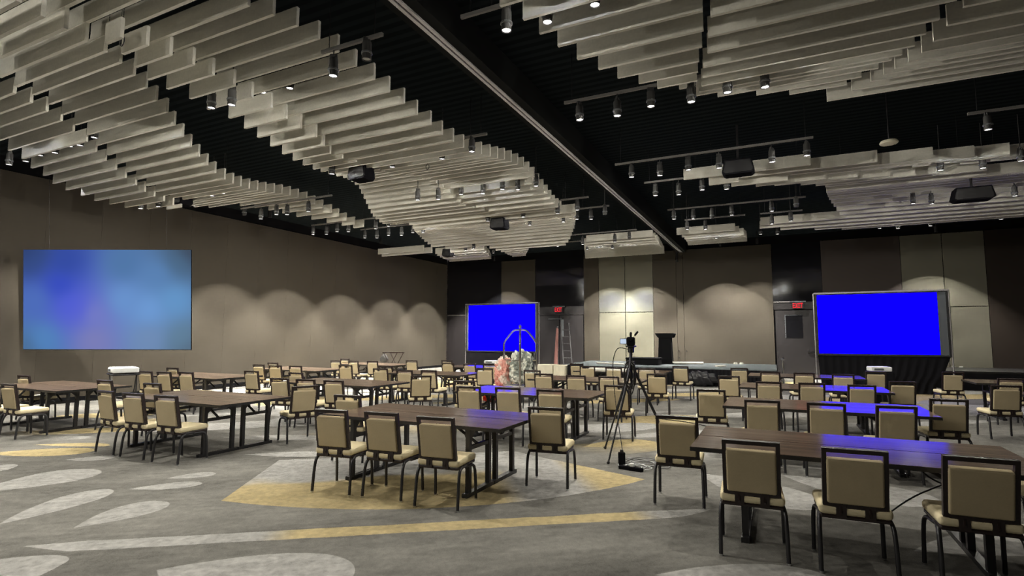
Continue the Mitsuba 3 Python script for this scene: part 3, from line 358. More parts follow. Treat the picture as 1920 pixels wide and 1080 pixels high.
# ---------------------------------------------------------------- chairs
lean = math.atan2(.075, .42)
def tilt(m):     # lean the back about its lower edge
    v = np.array(m.vertices); y, z = v[:, 1].copy(), v[:, 2].copy(); c, s = math.cos(lean), math.sin(lean)
    v[:, 1] = y*c-z*s-.175; v[:, 2] = y*s+z*c+.475; return mesh(v, m.faces)
HB = .428
ringp = sbox(-.205, 0, .205, HB).buffer(0).difference(sbox(-.176, .030, .176, HB-.030))
low = Polygon([(-.205, .03), (.205, .03), (.205, 0)]+[(.205-.41*t, -.014*math.sin(math.pi*t)) for t in np.linspace(.1, .9, 9)]+[(-.205, 0)])
ring = ply(tilt(extr(ringp.union(low), .034, 'y', -.017)), 'chair_wood')
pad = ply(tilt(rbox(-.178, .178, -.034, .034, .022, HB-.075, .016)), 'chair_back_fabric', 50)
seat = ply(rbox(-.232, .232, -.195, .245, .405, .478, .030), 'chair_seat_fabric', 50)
rim = ply(rbox(-.222, .222, -.185, .232, .378, .412, .012), 'chair_wood', 50)
brk = [ply(cat(tube([(sx, -.150, .395), (sx, -.185, .40), (sx, -.196, .43), (sx, -.183, .50)], .012, 6), bx(sx-.033, sx+.033, -.198, -.180, .39, .50)), 'chair_wood') for sx in (-.09, .09)]
rear = [ply(tube(smoothpath([(sx*.205, .04, .385), (sx*.222, -.125, .39), (sx*.232, -.185, .33), (sx*.236, -.215, .012)], 5), .0155, 8), 'leg_metal', 50) for sx in (-1, 1)]
front = [ply(tube(smoothpath([(sx*.205, .02, .372), (sx*.222, .17, .372), (sx*.232, .212, .31), (sx*.236, .225, .012)], 5), .0155, 8), 'leg_metal', 50) for sx in (-1, 1)]
gl = {(sx, yy): ply(cyl((sx*.236, yy, 0), (sx*.236, yy, .014), .015, 8), 'chrome', 40) for sx in (-1, 1) for yy in (-.215, .225)}
CH = [('T3','n',np.float64(-11.35),np.float64(4.48),3),('T3','L',np.float64(-13.46),np.float64(5.54),2),('T3','R',np.float64(-10.77),np.float64(5.6),3),('T2','n',np.float64(-8.71),np.float64(4.55),-2),('T2','n',np.float64(-8.03),np.float64(4.54),5),('T2','n',np.float64(-7.33),np.float64(4.56),6),('T2','L',np.float64(-9.37),np.float64(5.59),4),('T2','R',np.float64(-6.78),np.float64(6.42),66),('T5','n',np.float64(-12.63),np.float64(7.37),7),('T5','n',np.float64(-12.01),np.float64(7.4),6),('T5','n',np.float64(-11.5),np.float64(7.56),6),('T5','L',np.float64(-13.42),np.float64(8.47),3),('T5','R',np.float64(-10.64),np.float64(8.5),4),('T6','n',np.float64(-12.79),np.float64(10.44),3),('T6','n',np.float64(-12.01),np.float64(10.32),8),('T6','n',np.float64(-11.38),np.float64(10.42),5),('T6','L',np.float64(-13.31),np.float64(11.35),0),('T6','R',np.float64(-10.48),np.float64(11.3),8),('T7','n',np.float64(-12.66),np.float64(13.2),2),('T7','n',np.float64(-12.05),np.float64(13.33),-1),('T7','n',np.float64(-11.39),np.float64(13.46),3),('T7','L',np.float64(-13.36),np.float64(14.37),-3),('T7','R',np.float64(-10.6),np.float64(14.42),7),('T4','n',np.float64(-8.39),np.float64(7.32),8),('T4','n',np.float64(-7.77),np.float64(7.36),8),('T4','n',np.float64(-7.15),np.float64(7.42),8),('T4','L',np.float64(-9.32),np.float64(8.55),0),('T4','R',np.float64(-6.39),np.float64(9.02),40),('T8','n',np.float64(-8.66),np.float64(10.53),6),('T8','n',np.float64(-7.76),np.float64(10.29),8),('T8','n',np.float64(-7.24),np.float64(10.51),4),('T8','L',np.float64(-9.26),np.float64(11.47),8),('T8','R',np.float64(-6.47),np.float64(11.79),22),('T18','n',np.float64(-8.68),np.float64(13.57),0),('T18','n',np.float64(-7.93),np.float64(13.55),-3),('T18','n',np.float64(-7.21),np.float64(13.44),8),('T18','L',np.float64(-9.65),np.float64(15.03),-1),('T1','n',np.float64(-4.37),np.float64(4.51),8),('T1','n',np.float64(-3.75),np.float64(4.59),5),('T1','n',np.float64(-3.06),np.float64(4.57),6),('T1','L',np.float64(-5.23),np.float64(5.69),8),('T1','R',np.float64(-2.36),np.float64(5.73),8),('T9','n',np.float64(-4.41),np.float64(7.51),8),('T9','n',np.float64(-3.78),np.float64(7.63),7),('T9','n',np.float64(-3.06),np.float64(7.6),8),('T9','L',np.float64(-5.02),np.float64(8.4),4),('T9','R',np.float64(-2.36),np.float64(8.76),8),('T10','n',np.float64(-4.46),np.float64(10.71),6),('T10','n',np.float64(-3.69),np.float64(10.57),4),('T10','n',np.float64(-3.01),np.float64(10.58),2),('T10','L',np.float64(-5.12),np.float64(11.61),5),('T10','R',np.float64(-2.3),np.float64(11.73),8),('T17','n',np.float64(-4.54),np.float64(13.93),8),('T17','n',np.float64(-3.73),np.float64(13.57),8),('T17','n',np.float64(-2.89),np.float64(13.52),7),('T17','L',np.float64(-5.21),np.float64(14.98),-3),('T17','R',np.float64(-2.31),np.float64(14.96),-3),('T11','n',np.float64(-0.21),np.float64(4.63),3),('T11','n',np.float64(0.47),np.float64(4.62),3),('T11','n',np.float64(1.19),np.float64(4.68),2),('T11','L',np.float64(-0.93),np.float64(5.71),4),('T12','n',np.float64(-0.19),np.float64(7.58),6),('T12','n',np.float64(0.51),np.float64(7.59),1),('T12','n',np.float64(1.22),np.float64(7.66),8),('T12','L',np.float64(-0.91),np.float64(8.71),6),('T12','R',np.float64(1.96),np.float64(8.78),5),('T13','n',np.float64(-0.15),np.float64(10.64),6),('T13','n',np.float64(0.52),np.float64(10.71),8),('T13','n',np.float64(1.24),np.float64(10.65),7),('T13','L',np.float64(-0.89),np.float64(11.84),0),('T13','R',np.float64(1.99),np.float64(11.79),8),('T14','n',np.float64(-0.15),np.float64(13.52),7),('T14','n',np.float64(0.52),np.float64(13.54),8),('T14','n',np.float64(1.24),np.float64(13.43),1),('T14','L',np.float64(-0.86),np.float64(14.8),8),('T14','R',np.float64(2.02),np.float64(14.89),8),('T15','L',np.float64(3.54),np.float64(15.37),8),('T20','L',np.float64(3.37),np.float64(11.65),8),('T15','n',np.float64(4.0),np.float64(13.56),4),('T3','n',-12.05,4.5,5),('T11','R',1.98,5.75,5)]
cnt = {}
for (p, side, x, y, ang) in CH:
    k = fresh('banquet_chair')
    a = math.radians(ang); ox, oy = 0, -.25                      # the top rail's middle stands at (x, y)
    px, py = x-(ox*math.cos(a)-oy*math.sin(a)), y-(ox*math.sin(a)+oy*math.cos(a))
    t = tm(px, py, 0, ang)
    put(k+'__back_frame', ring, t); put(k+'__back_pad', pad, t); put(k+'__seat', seat, t); put(k+'__seat_rim', rim, t)
    for b in brk: put(fresh(k+'__bracket'), b, t)
    for j, (lg, sx, yy) in enumerate([(rear[0], -1, -.215), (rear[1], 1, -.215), (front[0], -1, .225), (front[1], 1, .225)]):
        lk = fresh(k+'__leg'); put(lk, lg, t)
        if y < 9.5: put(lk+'__glide', gl[(sx, yy)], t)
    where = PODS[p][2]
    if side == 'n':
        cnt.setdefault(p, []).append((x, k)); labels[k] = {}
    else:
        how = 'turned sideways at' if abs(ang) > 15 else 'at'
        tag(k, f"tan banquet chair {how} {'left' if side == 'L' else 'right'} end of the {where}", 'chair', 'banquet chairs around the tables')
for p, lst in cnt.items():
    lst.sort(); names = ['left', 'middle', 'right'] if len(lst) == 3 else (['left', 'right'] if len(lst) == 2 else ['only'])
    for (x, k), nm in zip(lst, names):
        tag(k, f"tan banquet chair, {nm} on near side of the {PODS[p][2]}", 'chair', 'banquet chairs around the tables')

# ---------------------------------------------------------------- blue projection screens
def fastfold(x0, x1, y, z0, z1, bx0, bx1, lab, skirt=False):
    k = fresh('projection_screen')
    fr = sbox(x0, z0, x1, z1).difference(sbox(x0+.05, z0+.05, x1-.05, z1-.05))
    put(k+'__frame', ply(extr(fr, .05, 'y', y), 'black_metal'))
    put(k+'__border', ply(bx(x0+.05, x1-.05, y+.02, y+.03, z0+.05, z1-.05), 'screen_border'))
    v = [[bx0, y+.012, z0+.06], [bx1, y+.012, z0+.06], [bx1, y+.012, z1-.06], [bx0, y+.012, z1-.06]]
    put(k+'__picture', emit(mesh(v, [[0, 1, 2], [0, 2, 3]]), SCREEN_BLUE, 2.5))
    labels[k+'__picture'] = {'label': 'glowing plain blue picture'}
    put(k+'__top_rail', ply(bx(x0-.02, x1+.02, y-.02, y+.0, z1-.03, z1+.02), 'aluminium'))
    for x in (x0-.03, x1+.03):
        put(fresh(k+'__leg'), ply(cat(cyl((x, y+.06, .05), (x, y+.06, z1), .022, 8), bx(x-.03, x+.03, y-.45, y+.55, 0, .05)), 'aluminium'))
    if skirt:
        n = 60; u = np.linspace(0, 1, n); xs0 = x0+.02+(x1-x0-.04)*u; xs1 = x0+.10+(x1-x0-.55)*u; V = []
        for j, (zz, f) in enumerate(((z0+.01, 0), (.55, .45), (.30, .8), (.02, 1))):
            V.append(np.stack([xs0*(1-f)+xs1*f, y+.04+.035*np.sin(u*95+f)*(.3+f), np.full(n, zz)], 1))
        V = np.vstack(V); Fc = [[r*n+i, r*n+i+1, (r+1)*n+i+1] for r in range(3) for i in range(n-1)]+[[r*n+i, (r+1)*n+i+1, (r+1)*n+i] for r in range(3) for i in range(n-1)]
        put(k+'__skirt', ply(mesh(V, Fc), 'skirt_cloth', True)); labels[k+'__skirt'] = {'label': 'black pleated cloth hanging to the floor'}
    else:
        put(k+'__skirt', ply(bx(x0+.03, x1-.03, y+.03, y+.04, .05, z0), 'skirt_cloth')); labels[k+'__skirt'] = {'label': 'black drape under the picture'}
    tag(k, lab, 'projection screen', 'blue projection screens')
fastfold(-13.58, -9.76, 22.8, .92, 3.21, -13.42, -9.90, 'glowing blue projection screen behind the luggage cart')
s = 19.6/17
fastfold(.99*s, 3.92*s, 19.6, 1.7-(1.7-1.175)*s, 1.7+(2.865-1.7)*s, 1.04*s, 3.70*s, 'large glowing blue projection screen with a black skirt at the right', True)
# the wide soft picture near the left wall: a screen of guessed place, on wires, squared to the camera
d0 = 12.9; W0, W1 = (42-960)/F_PX*d0, (357-960)/F_PX*d0
P0 = d0*np.array([fw[0], fw[1]])/math.hypot(fw[0], fw[1]); R2 = np.array([rt[0], rt[1]])
A, B = P0+W0*R2, P0+W1*R2; Z0, Z1 = 1.70-(657-629.5)/F_PX*d0, 1.70+(629.5-470)/F_PX*d0
cen, width = (A+B)/2, np.linalg.norm(B-A); angz = math.degrees(math.atan2(B[1]-A[1], B[0]-A[0]))
gx, gz = 49, 29; uu, vv = np.meshgrid(np.linspace(0, 1, gx), np.linspace(0, 1, gz))
V = np.stack([(uu.ravel()-.5)*width, np.zeros(uu.size), Z1-(Z1-Z0)*vv.ravel()], 1)
Fc = []
for j in range(gz-1):
    for i in range(gx-1):
        a = j*gx+i; Fc += [[a, a+gx, a+gx+1], [a, a+gx+1, a+1]]
KN = [(.05,.08,55,78,135),(.25,.12,52,75,160),(.22,.35,54,75,190),(.28,.55,78,92,212),(.32,.6,88,98,210),(.07,.5,78,110,185),(.12,.9,82,132,188),(.42,.65,118,125,195),(.42,.9,124,126,182),(.6,.15,80,118,165),(.6,.5,105,148,205),
      (.75,.6,110,155,212),(.9,.5,100,150,200),(.93,.12,76,106,135),(.95,.9,98,130,155),(.75,.9,112,140,180),(.8,.25,90,130,180),(.02,.02,45,62,105),(.99,.02,62,72,88),(.99,.99,85,105,125),(.01,.98,75,110,150)]
q = np.array(KN); dd = (uu.ravel()[:, None]-q[:, 0])**2*2.6+(vv.ravel()[:, None]-q[:, 1])**2
wt = 1/(dd+.012)**1.6; col = (wt@q[:, 2:])/wt.sum(1, keepdims=True)/255
lin = np.where(col < .04045, col/12.92, ((col+.055)/1.055)**2.4)
Zm = (Z0+Z1)/2
ts = T().translate([float(cen[0]), float(cen[1]), float(Zm)]).rotate([0, 0, 1], float(angz)).rotate([1, 0, 0], math.degrees(PITCH)).translate([0, 0, -float(Zm)])
put('wide_screen__picture', {**mikit.ply(mesh(V, Fc), 'void_black', smooth=True, color=lin), 'to_world': ts, 'emitter': {'type': 'area', 'radiance': {'type': 'mesh_attribute', 'name': 'vertex_color'}, 'sampling_weight': 1.0}})
put('wide_screen__backing', ply(bx(-width/2-.004, width/2+.004, .004, .03, Z0-.004, Z1+.004), 'black'), ts)
put('wide_screen__bottom_bar', ply(cyl((-width/2, .02, Z0-.004), (width/2, .02, Z0-.004), .014, 8), 'screen_border', 40), ts)
for x in (-width*.35, width*.35): put(fresh('wide_screen__wire'), ply(cyl((x, .02, Z1), (x, .02, ZC), .003, 5), 'black_metal'), ts)
tag('wide_screen', 'wide screen with a soft blue and violet picture in front of the left wall', 'projection screen')

# ---------------------------------------------------------------- exit signs
def exit_sign(x, y, z, lab):
    k = fresh('exit_sign')
    put(k+'__housing', ply(rbox(x-.21, x+.21, y, y+.06, z-.13, z+.13, .012), 'black_metal', 50))
    put(k+'__canopy', ply(bx(x-.30, x+.30, y-.01, y+.12, z+.13, z+.19), 'screen_border'))
    put(k+'__bracket', ply(bx(x-.05, x+.05, y+.05, YB-.02, z-.02, z+.06), 'black_metal'))
    m = meshkit.text_mesh('EXIT', .20, .006, True); v = np.array(m.vertices); w = v[:, 0].max()-v[:, 0].min(); v[:, 0] -= v[:, 0].min(); sc = .37/w
    vv_ = np.stack([x-.185+v[:, 0]*sc, y-.002-v[:, 2], z-.10+v[:, 1]], 1)
    put(k+'__letters', emit(mesh(vv_, m.faces), [1.3, .03, .05], .05)); labels[k+'__letters'] = {'label': 'glowing red letters EXIT'}
    tag(k, lab, 'exit sign', 'red exit signs')
exit_sign(-9.68, 25.2, 2.98, 'red lit EXIT sign over the dark door right of the left blue screen')
exit_sign(.85, 25.2, 2.95, 'red lit EXIT sign over the dark door left of the right-hand blue screen')

# ---------------------------------------------------------------- stage, lectern and what lies on it
SZ, SY0, SY1, SX0, SX1 = .57, 19.6, 24.0, -7.6, -.02
put('stage__deck', ply(bx(SX0, SX1, SY0, SY1, SZ-.06, SZ), 'stage_top'))
n = 420; u = np.linspace(0, 1, n); ph = 62*2*math.pi*u
def pleat(x0, x1, y, amp): return np.vstack([np.stack([x0+(x1-x0)*u, y+amp*np.sin(ph)*s+amp*.5*np.sin(ph*.37), np.full(n, z)], 1) for z, s in ((SZ-.01, .35), (.25, 1), (.0, 1.2))])
Fc = [[r*n+i, (r+1)*n+i+1, r*n+i+1] for r in range(2) for i in range(n-1)]+[[r*n+i, (r+1)*n+i, (r+1)*n+i+1] for r in range(2) for i in range(n-1)]
put('stage__skirt', ply(mesh(pleat(SX0, SX1, SY0-.03, .025), Fc), 'skirt_cloth', True)); labels['stage__skirt'] = {'label': 'black pleated skirt'}
put('stage__body', ply(cat(bx(SX0+.02, SX1-.02, SY0+.03, SY1-.02, .0, SZ-.06)), 'black'))
tag('stage', 'low dark stage with a black pleated skirt along the back wall', 'stage')
put('stage_riser__deck', ply(bx(4.75, 10.4, 21.8, 24.4, .54, .60), 'table_black')); put('stage_riser__skirt', ply(bx(4.77, 10.38, 21.82, 24.38, 0, .54), 'skirt_cloth'))
tag('stage_riser', 'low black covered riser against the back wall at the far right', 'stage')
# crumpled shiny cover bundled against the stage front
vs = trimesh.creation.icosphere(subdivisions=4); v = np.array(vs.vertices); v = v*(1+.22*(meshkit.fbm(v*3.1, 3, 2)-.5)[:, None]+.10*np.sin(v[:, :1]*16+v[:, 2:]*3)); v = v*[.55, .16, .25]; v[:, 2] = np.maximum(v[:, 2], -.24)
put('crumpled_cover', ply(mesh(v+[-2.35, 19.36, .26], vs.faces), 'skirt_shiny', True)); tag('crumpled_cover', 'shiny black crumpled plastic cover bundled against the front of the stage', 'cover')
lx, ly = -4.05, 22.7
put('lectern__column', ply(extr(Polygon([(-.30, SZ), (.26, SZ), (.22, 1.62), (-.25, 1.62)]), .36, 'y', -.18), 'matte_black'), tm(lx, ly))
put('lectern__base', ply(bx(-.34, .30, -.24, .24, SZ, SZ+.04), 'matte_black'), tm(lx, ly))
put('lectern__reading_top', ply(extr(Polygon([(-.38, 1.80), (.34, 1.80), (.37, 1.76), (.30, 1.62), (-.28, 1.62), (-.38, 1.77)]), .46, 'y', -.23), 'matte_black'), tm(lx, ly))
tag('lectern', 'tall black lectern standing on the stage in front of the beige wall', 'lectern')
put('low_case__body', ply(rbox(-5.35, -4.12, 21.3, 22.1, SZ, SZ+.22, .02), 'matte_black', 50)); put('low_case__lid', ply(rbox(-5.37, -4.10, 21.28, 22.12, SZ+.22, SZ+.27, .015), 'matte_black', 50))
tag('low_case', 'low black case lying on the stage in front of the lectern', 'case')
put('white_pole', ply(cyl((-3.95, 22.6, SZ+.05), (-2.65, 22.9, SZ+.05), .05, 10), 'foam_white', 40)); tag('white_pole', 'long white pole lying on the stage right of the lectern', 'pole')
put('white_strip', ply(rbox(-.25, .25, -.05, .05, 0, .05, .01), 'foam_white', 50), tm(-1.88, 21.4, SZ, 55)); tag('white_strip', 'short white strip lying askew on the right part of the stage', 'strip')
put('white_pole_001', ply(cyl((-6.6, 21.5, SZ+.03), (-5.35, 21.0, SZ+.03), .03, 8), 'foam_white', 40)); tag('white_pole_001', 'thin white pole lying on the stage behind the camera tripod', 'pole')
for i, x in enumerate((-1.50, -1.28)):
    k = fresh('white_puck'); put(k, ply(lathe([(0, .07), (.06, .07), (.075, .05), (.075, 0), (0, 0)], 12), 'foam_white', 40), tm(x, 23.6, SZ)); tag(k, ('left' if i == 0 else 'right')+' of two small white round things at the back of the stage', 'small box', 'small white things on the stage')
# stanchion
put('stanchion_post__post', ply(cyl((.17, 20.0, .03), (.17, 20.0, .9), .028, 10), 'chrome', 40)); put('stanchion_post__base', ply(lathe([(0, .05), (.05, .05), (.16, .02), (.16, 0), (0, 0)], 20), 'chrome', 40), tm(.17, 20.0))
put('stanchion_post__finial', ply(trimesh.creation.icosphere(subdivisions=2, radius=.055), 'chrome', True), tm(.17, 20.0, .94)); tag('stanchion_post', 'chrome stanchion post beside the right end of the stage', 'post')

# ---------------------------------------------------------------- projectors on stands
def projector(x, y, z, w, rz, lab, d=.36, h=.11):
    k = fresh('projector'); t = tm(x, y, z, rz)
    put(k+'__body', ply(rbox(-w/2, w/2, -d/2, d/2, .015, h, .03), 'white_plastic', 50), t)
    put(k+'__lens', ply(cyl((w*.25, d/2-.01, h*.55), (w*.25, d/2+.03, h*.55), .04, 14), 'black_metal', 40), t)
    put(k+'__vent', ply(bx(-w*.35, w*.1, -d/2-.003, -d/2+.005, h*.35, h*.7), 'screen_border'), t)
    for sx in (-1, 1): put(fresh(k+'__foot'), ply(bx(sx*w*.35-.015, sx*w*.35+.015, -.02, .02, 0, .02), 'black_metal'), t)
    tag(k, lab, 'projector', 'white projectors')
def draped_stand(x, y, z, w, lab):
    k = fresh('draped_stand'); n = 40; a = np.arange(n)*2*math.pi/n; V = []
    for zz, r, am in ((z, w*.5, 0), (z-.02, w*.52, .0), (z*.5, w*.54, .02), (.005, w*.62, .04)):
        rr = (r+am*np.sin(a*9)); c_, s_ = np.cos(a), np.sin(a); m_ = np.maximum(abs(c_), abs(s_))**.75
        V.append(np.stack([rr*c_/m_, rr*s_/m_*.8, np.full(n, zz)], 1))
    V = np.vstack(V+[[[0, 0, z]]]); Fc = [[r*n+i, r*n+(i+1) % n, (r+1)*n+(i+1) % n] for r in range(3) for i in range(n)]+[[r*n+i, (r+1)*n+(i+1) % n, (r+1)*n+i] for r in range(3) for i in range(n)]+[[len(V)-1, (i+1) % n, i] for i in range(n)]
    put(k+'__cloth', ply(mesh(V, Fc), 'skirt_cloth', 40), tm(x, y)); put(k+'__frame', ply(cat(*[bx(sx*w*.3-.015, sx*w*.3+.015, sy*w*.25-.015, sy*w*.25+.015, 0, z-.02) for sx in (-1, 1) for sy in (-1, 1)]), 'black_metal'), tm(x, y)); tag(k, lab, 'stand', 'black-draped projector stands')
draped_stand(2.28, 16.4, .80, .62, 'black-draped stand under the white projector in front of the right-hand screen')
projector(2.30, 16.4, .80, .46, 8, 'white projector on the black-draped stand in front of the right-hand screen', .40, .14)
draped_stand(-8.45, 16.2, .75, .5, 'black-draped stand under the white projector left of the luggage cart')
projector(-8.55, 16.2, .75, .56, -6, 'white projector just left of the luggage cart, below the left blue screen', .36, .12)
# the tall folding stand by the left wall
k = 'folding_stand'; sx, sy, sz = -12.32, 6.75, .90
put(k+'__top', ply(rbox(-.34, .34, -.24, .24, sz-.03, sz, .01), 'black_metal', 50), tm(sx, sy, 0, -20))
for i, (a, b, m_) in enumerate((((-.28, -.2, 0), (.10, -.2, sz-.03), 'white_plastic'), ((.26, -.2, 0), (-.22, -.2, sz-.03), 'leg_metal'), ((-.28, .2, 0), (.20, .2, sz-.03), 'leg_metal'), ((.26, .2, 0), (.24, .2, sz-.03), 'leg_metal'))):
    put(fresh(k+'__leg'), ply(cyl(a, b, .012, 8), m_, 40), tm(sx, sy, 0, -20))
put(k+'__stretcher', ply(cyl((-.05, -.2, .42), (.0, .2, .42), .01, 8), 'leg_metal', 40), tm(sx, sy, 0, -20))
tag(k, 'tall black folding stand with thin crossed legs in front of the left wall', 'stand')
projector(sx, sy, sz, .62, -20, 'white projector on the folding stand in front of the left wall', .46, .13)
# tray stand by the far left wall
k = 'tray_stand'; tx, ty = -13.35, 17.0
for a, b in (((-.32, -.2, 0), (.32, -.2, 1.03)), ((.32, -.2, 0), (-.32, -.2, 1.03)), ((-.32, .2, 0), (.32, .2, 1.03)), ((.32, .2, 0), (-.32, .2, 1.03))):
    put(fresh(k+'__leg'), ply(cyl(a, b, .014, 8), 'chair_wood', 40), tm(tx, ty, 0, 0))
for s_ in (-1, 1): put(fresh(k+'__top_bar'), ply(bx(-.36, .36, s_*.2-.02, s_*.2+.02, 1.02, 1.05), 'chair_wood'), tm(tx, ty))
tag(k, 'folding brown tray stand in front of the far left wall', 'tray stand')
vs = trimesh.creation.icosphere(subdivisions=3); v = np.array(vs.vertices)*[.19, .12, .2]; v[:, 0] *= 1-.6*np.clip(v[:, 2]/.2, 0, 1)  # dark lump at the dark smear left of the tray stand
put('dark_lump__body', ply(mesh(v, vs.faces), 'can_dark', True), tm(-13.72, 16.9, .80)); put('dark_lump__thin_band', ply(tube(smoothpath([(0, 0, .18), (.08, 0, .26), (.36, -.2, .24)], 5), .012, 6), 'black_metal', 40), tm(-13.75, 16.9, .80))
tag('dark_lump', 'dark grey lump at the left of the brown tray stand', 'bag')

# ---------------------------------------------------------------- luggage cart with bags
cx, cy, rz = -6.05, 12.95, -25
t = tm(cx, cy, 0, rz); k = 'luggage_cart'; hw, hd = .28, .33
put(k+'__deck', ply(rbox(-hd-.05, hd+.05, -hw-.04, hw+.04, .22, .42, .02), 'cable_grey', 50), t)
for sx_ in (-1, 1):
    for sy_ in (-1, 1):
        lg_ = [(sx_*hd, sy_*hw, .40), (sx_*hd, sy_*hw, 1.52), (sx_*hd*.42, sy_*hw*.42, 1.84), (0, 0, 1.85)]
        pp = np.vstack([[lg_[0]], smoothpath([(np.array(lg_[0])+9*np.array(lg_[1]))/10]+lg_[1:3]+[(np.array(lg_[2])*.3+np.array(lg_[3])*.7)], 5), [lg_[3]]])
        put(fresh(k+'__post'), ply(tube(pp, .026, 10), 'chrome', 40), t)
        put(fresh(k+'__wheel'), ply(cyl((sx_*.27-.02, sy_*.22, .11), (sx_*.27+.02, sy_*.22, .11), .11, 16), 'black_metal', 40), t)
for a, b in (((-hd, -hw), (hd, -hw)), ((-hd, hw), (hd, hw)), ((-hd, -hw), (-hd, hw)), ((hd, -hw), (hd, hw))):
    put(fresh(k+'__rail'), ply(cyl((*a, 1.06), (*b, 1.06), .016, 8), 'chrome', 40), t)
for x_ in (.05, .24): put(fresh(k+'__inner_post'), ply(cyl((x_, hw, .4), (x_, hw, 1.25), .014, 8), 'chrome', 40), t)
put(k+'__finial', ply(lathe([(0, .14), (.03, .12), (.045, .085), (.03, .05), (.018, .03), (.03, 0), (0, -.01)], 14), 'chrome', 40), tm(cx, cy, 1.85))
tag(k, 'chrome birdcage luggage cart standing in front of the left blue screen', 'luggage cart')
def lump(name, c, r, mat, seed, lab, cat_, knot=False):
    vs = trimesh.creation.icosphere(subdivisions=5); v = np.array(vs.vertices); v /= (np.abs(v)**3.2).sum(1, keepdims=True)**(1/3.2)
    f_ = meshkit.fbm(v*1.9+seed, 4, seed)-.5; cr = np.abs(meshkit.fbm(v*3.6+3*seed, 4, seed+4)-.5)
    v = v*(1+.5*f_-.75*np.clip(.16-cr, 0, 1))[:, None]*r
    put(name+'__body', ply(mesh(v+c, vs.faces), mat, True))
    if knot: put(name+'__knot', ply(mesh(np.array(trimesh.creation.icosphere(subdivisions=2).vertices)*[.07, .06, .09]+c+np.array([.02, 0, r[2]*.98]), trimesh.creation.icosphere(subdivisions=2).faces), 'linen', True))
    tag(name, lab, cat_)
lump('patterned_bag', np.array([-5.97, 12.86, .86]), np.array([.31, .26, .42]), 'bag_pattern', 3, 'big crumpled white and grey bag of laundry on the luggage cart', 'bag', True)
lump('pink_bag', np.array([-6.54, 12.95, .70]), np.array([.21, .22, .45]), 'bag_pink', 5, 'pink and white crumpled bag on the left side of the luggage cart', 'bag')
lump('red_bag', np.array([-6.60, 12.60, .17]), np.array([.30, .22, .19]), 'bag_red', 9, 'bright red crumpled bag on the floor at the foot of the luggage cart', 'bag')
# cream linens right of the cart
def draped(name, x0, x1, y0, y1, h, lab, cat_, mat='linen'):
    nx, nz = 60, 8; V = []
    per = np.linspace(0, 1, nx, endpoint=False); P = []
    for q_ in per:
        s_ = q_*2*((x1-x0)+(y1-y0))
        if s_ < x1-x0: P.append((x0+s_, y0, 0, -1))
        elif s_ < (x1-x0)+(y1-y0): P.append((x1, y0+s_-(x1-x0), 1, 0))
        elif s_ < 2*(x1-x0)+(y1-y0): P.append((x1-(s_-(x1-x0)-(y1-y0)), y1, 0, 1))
        else: P.append((x0, y1-(s_-2*(x1-x0)-(y1-y0)), -1, 0))
    P = np.array(P)
    for j in range(nz):
        f_ = j/(nz-1); off = f_*(.03+.025*np.sin(np.arange(nx)*1.9)); V.append(np.stack([P[:, 0]+P[:, 2]*off, P[:, 1]+P[:, 3]*off, np.full(nx, h*(1-f_)+.006*f_)], 1))
    V = np.vstack(V+[[[(x0+x1)/2, (y0+y1)/2, h+.01]]]); Fc = []
    for j in range(nz-1):
        for i in range(nx):
            a, b = j*nx+i, j*nx+(i+1) % nx; Fc += [[a, a+nx, b+nx], [a, b+nx, b]]
    Fc += [[len(V)-1, i, (i+1) % nx] for i in range(nx)]
    put(name, ply(mesh(V, Fc), mat, 35)); tag(name, lab, cat_)
draped('linen_cart', -6.90, -6.32, 15.9, 16.5, .78, 'cream cloth-covered cart, left of two, right of the luggage cart', 'cart')
draped('linen_cart_001', -6.28, -5.90, 15.9, 16.5, .77, 'cream cloth-covered cart, right of two, right of the luggage cart', 'cart')
put('black_case__body', ply(rbox(-5.86, -5.48, 16.0, 16.4, 0, .80, .02), 'skirt_cloth', 50)); put('black_case__latch', ply(bx(-5.70, -5.62, 15.99, 16.0, .62, .68), 'chrome')); tag('black_case', 'tall black case right of the cream cloth-covered carts', 'case')
def cloth(x, y, w, d, rz, lab):
    k = fresh('folded_cloth'); put(k+'__lower_fold', ply(rbox(-w/2, w/2, -d/2, d/2, 0, .03, .012), 'white_plastic', 50), tm(x, y, .7425, rz)); put(k+'__upper_fold', ply(rbox(-w/2+.02, w/2-.01, -d/2+.02, d/2-.02, .03, .055, .012), 'foam_white', 50), tm(x, y, .7425, rz+3)); tag(k, lab, 'cloth', 'folded white cloths')
cloth(-4.55, 14.95, .55, .32, 8, 'left folded white cloth on the fourth-row centre table'); cloth(-3.95, 14.85, .6, .35, -5, 'right folded white cloth on the fourth-row centre table')
# things in the dark recess right of the left screen
put('rolled_banner__roll', ply(cyl((-9.35, 23.9, 0), (-9.62, 24.9, 2.05), .10, 12, .06), 'brown_roll', 40)); put('rolled_banner__cap', ply(cyl((-9.62, 24.9, 2.05), (-9.63, 24.94, 2.12), .065, 12), 'black_metal', 40)); tag('rolled_banner', 'reddish brown rolled cloth leaning right of the left blue screen', 'roll')
k = 'folding_ladder'
for x_ in (0, .42): put(fresh(k+'__rail'), ply(cyl((-8.95+x_, 24.0, 0), (-9.45+x_, 24.9, 2.3), .03, 8), 'leg_metal', 40))
for j in range(1, 7):
    f_ = j/7; put(fresh(k+'__rung'), ply(cyl((-8.95-.5*f_, 24.0+.9*f_, 2.3*f_), (-8.53-.5*f_, 24.0+.9*f_, 2.3*f_), .018, 8), 'leg_metal', 40))
tag(k, 'dark ladder leaning in the black recess under the left exit sign', 'ladder')

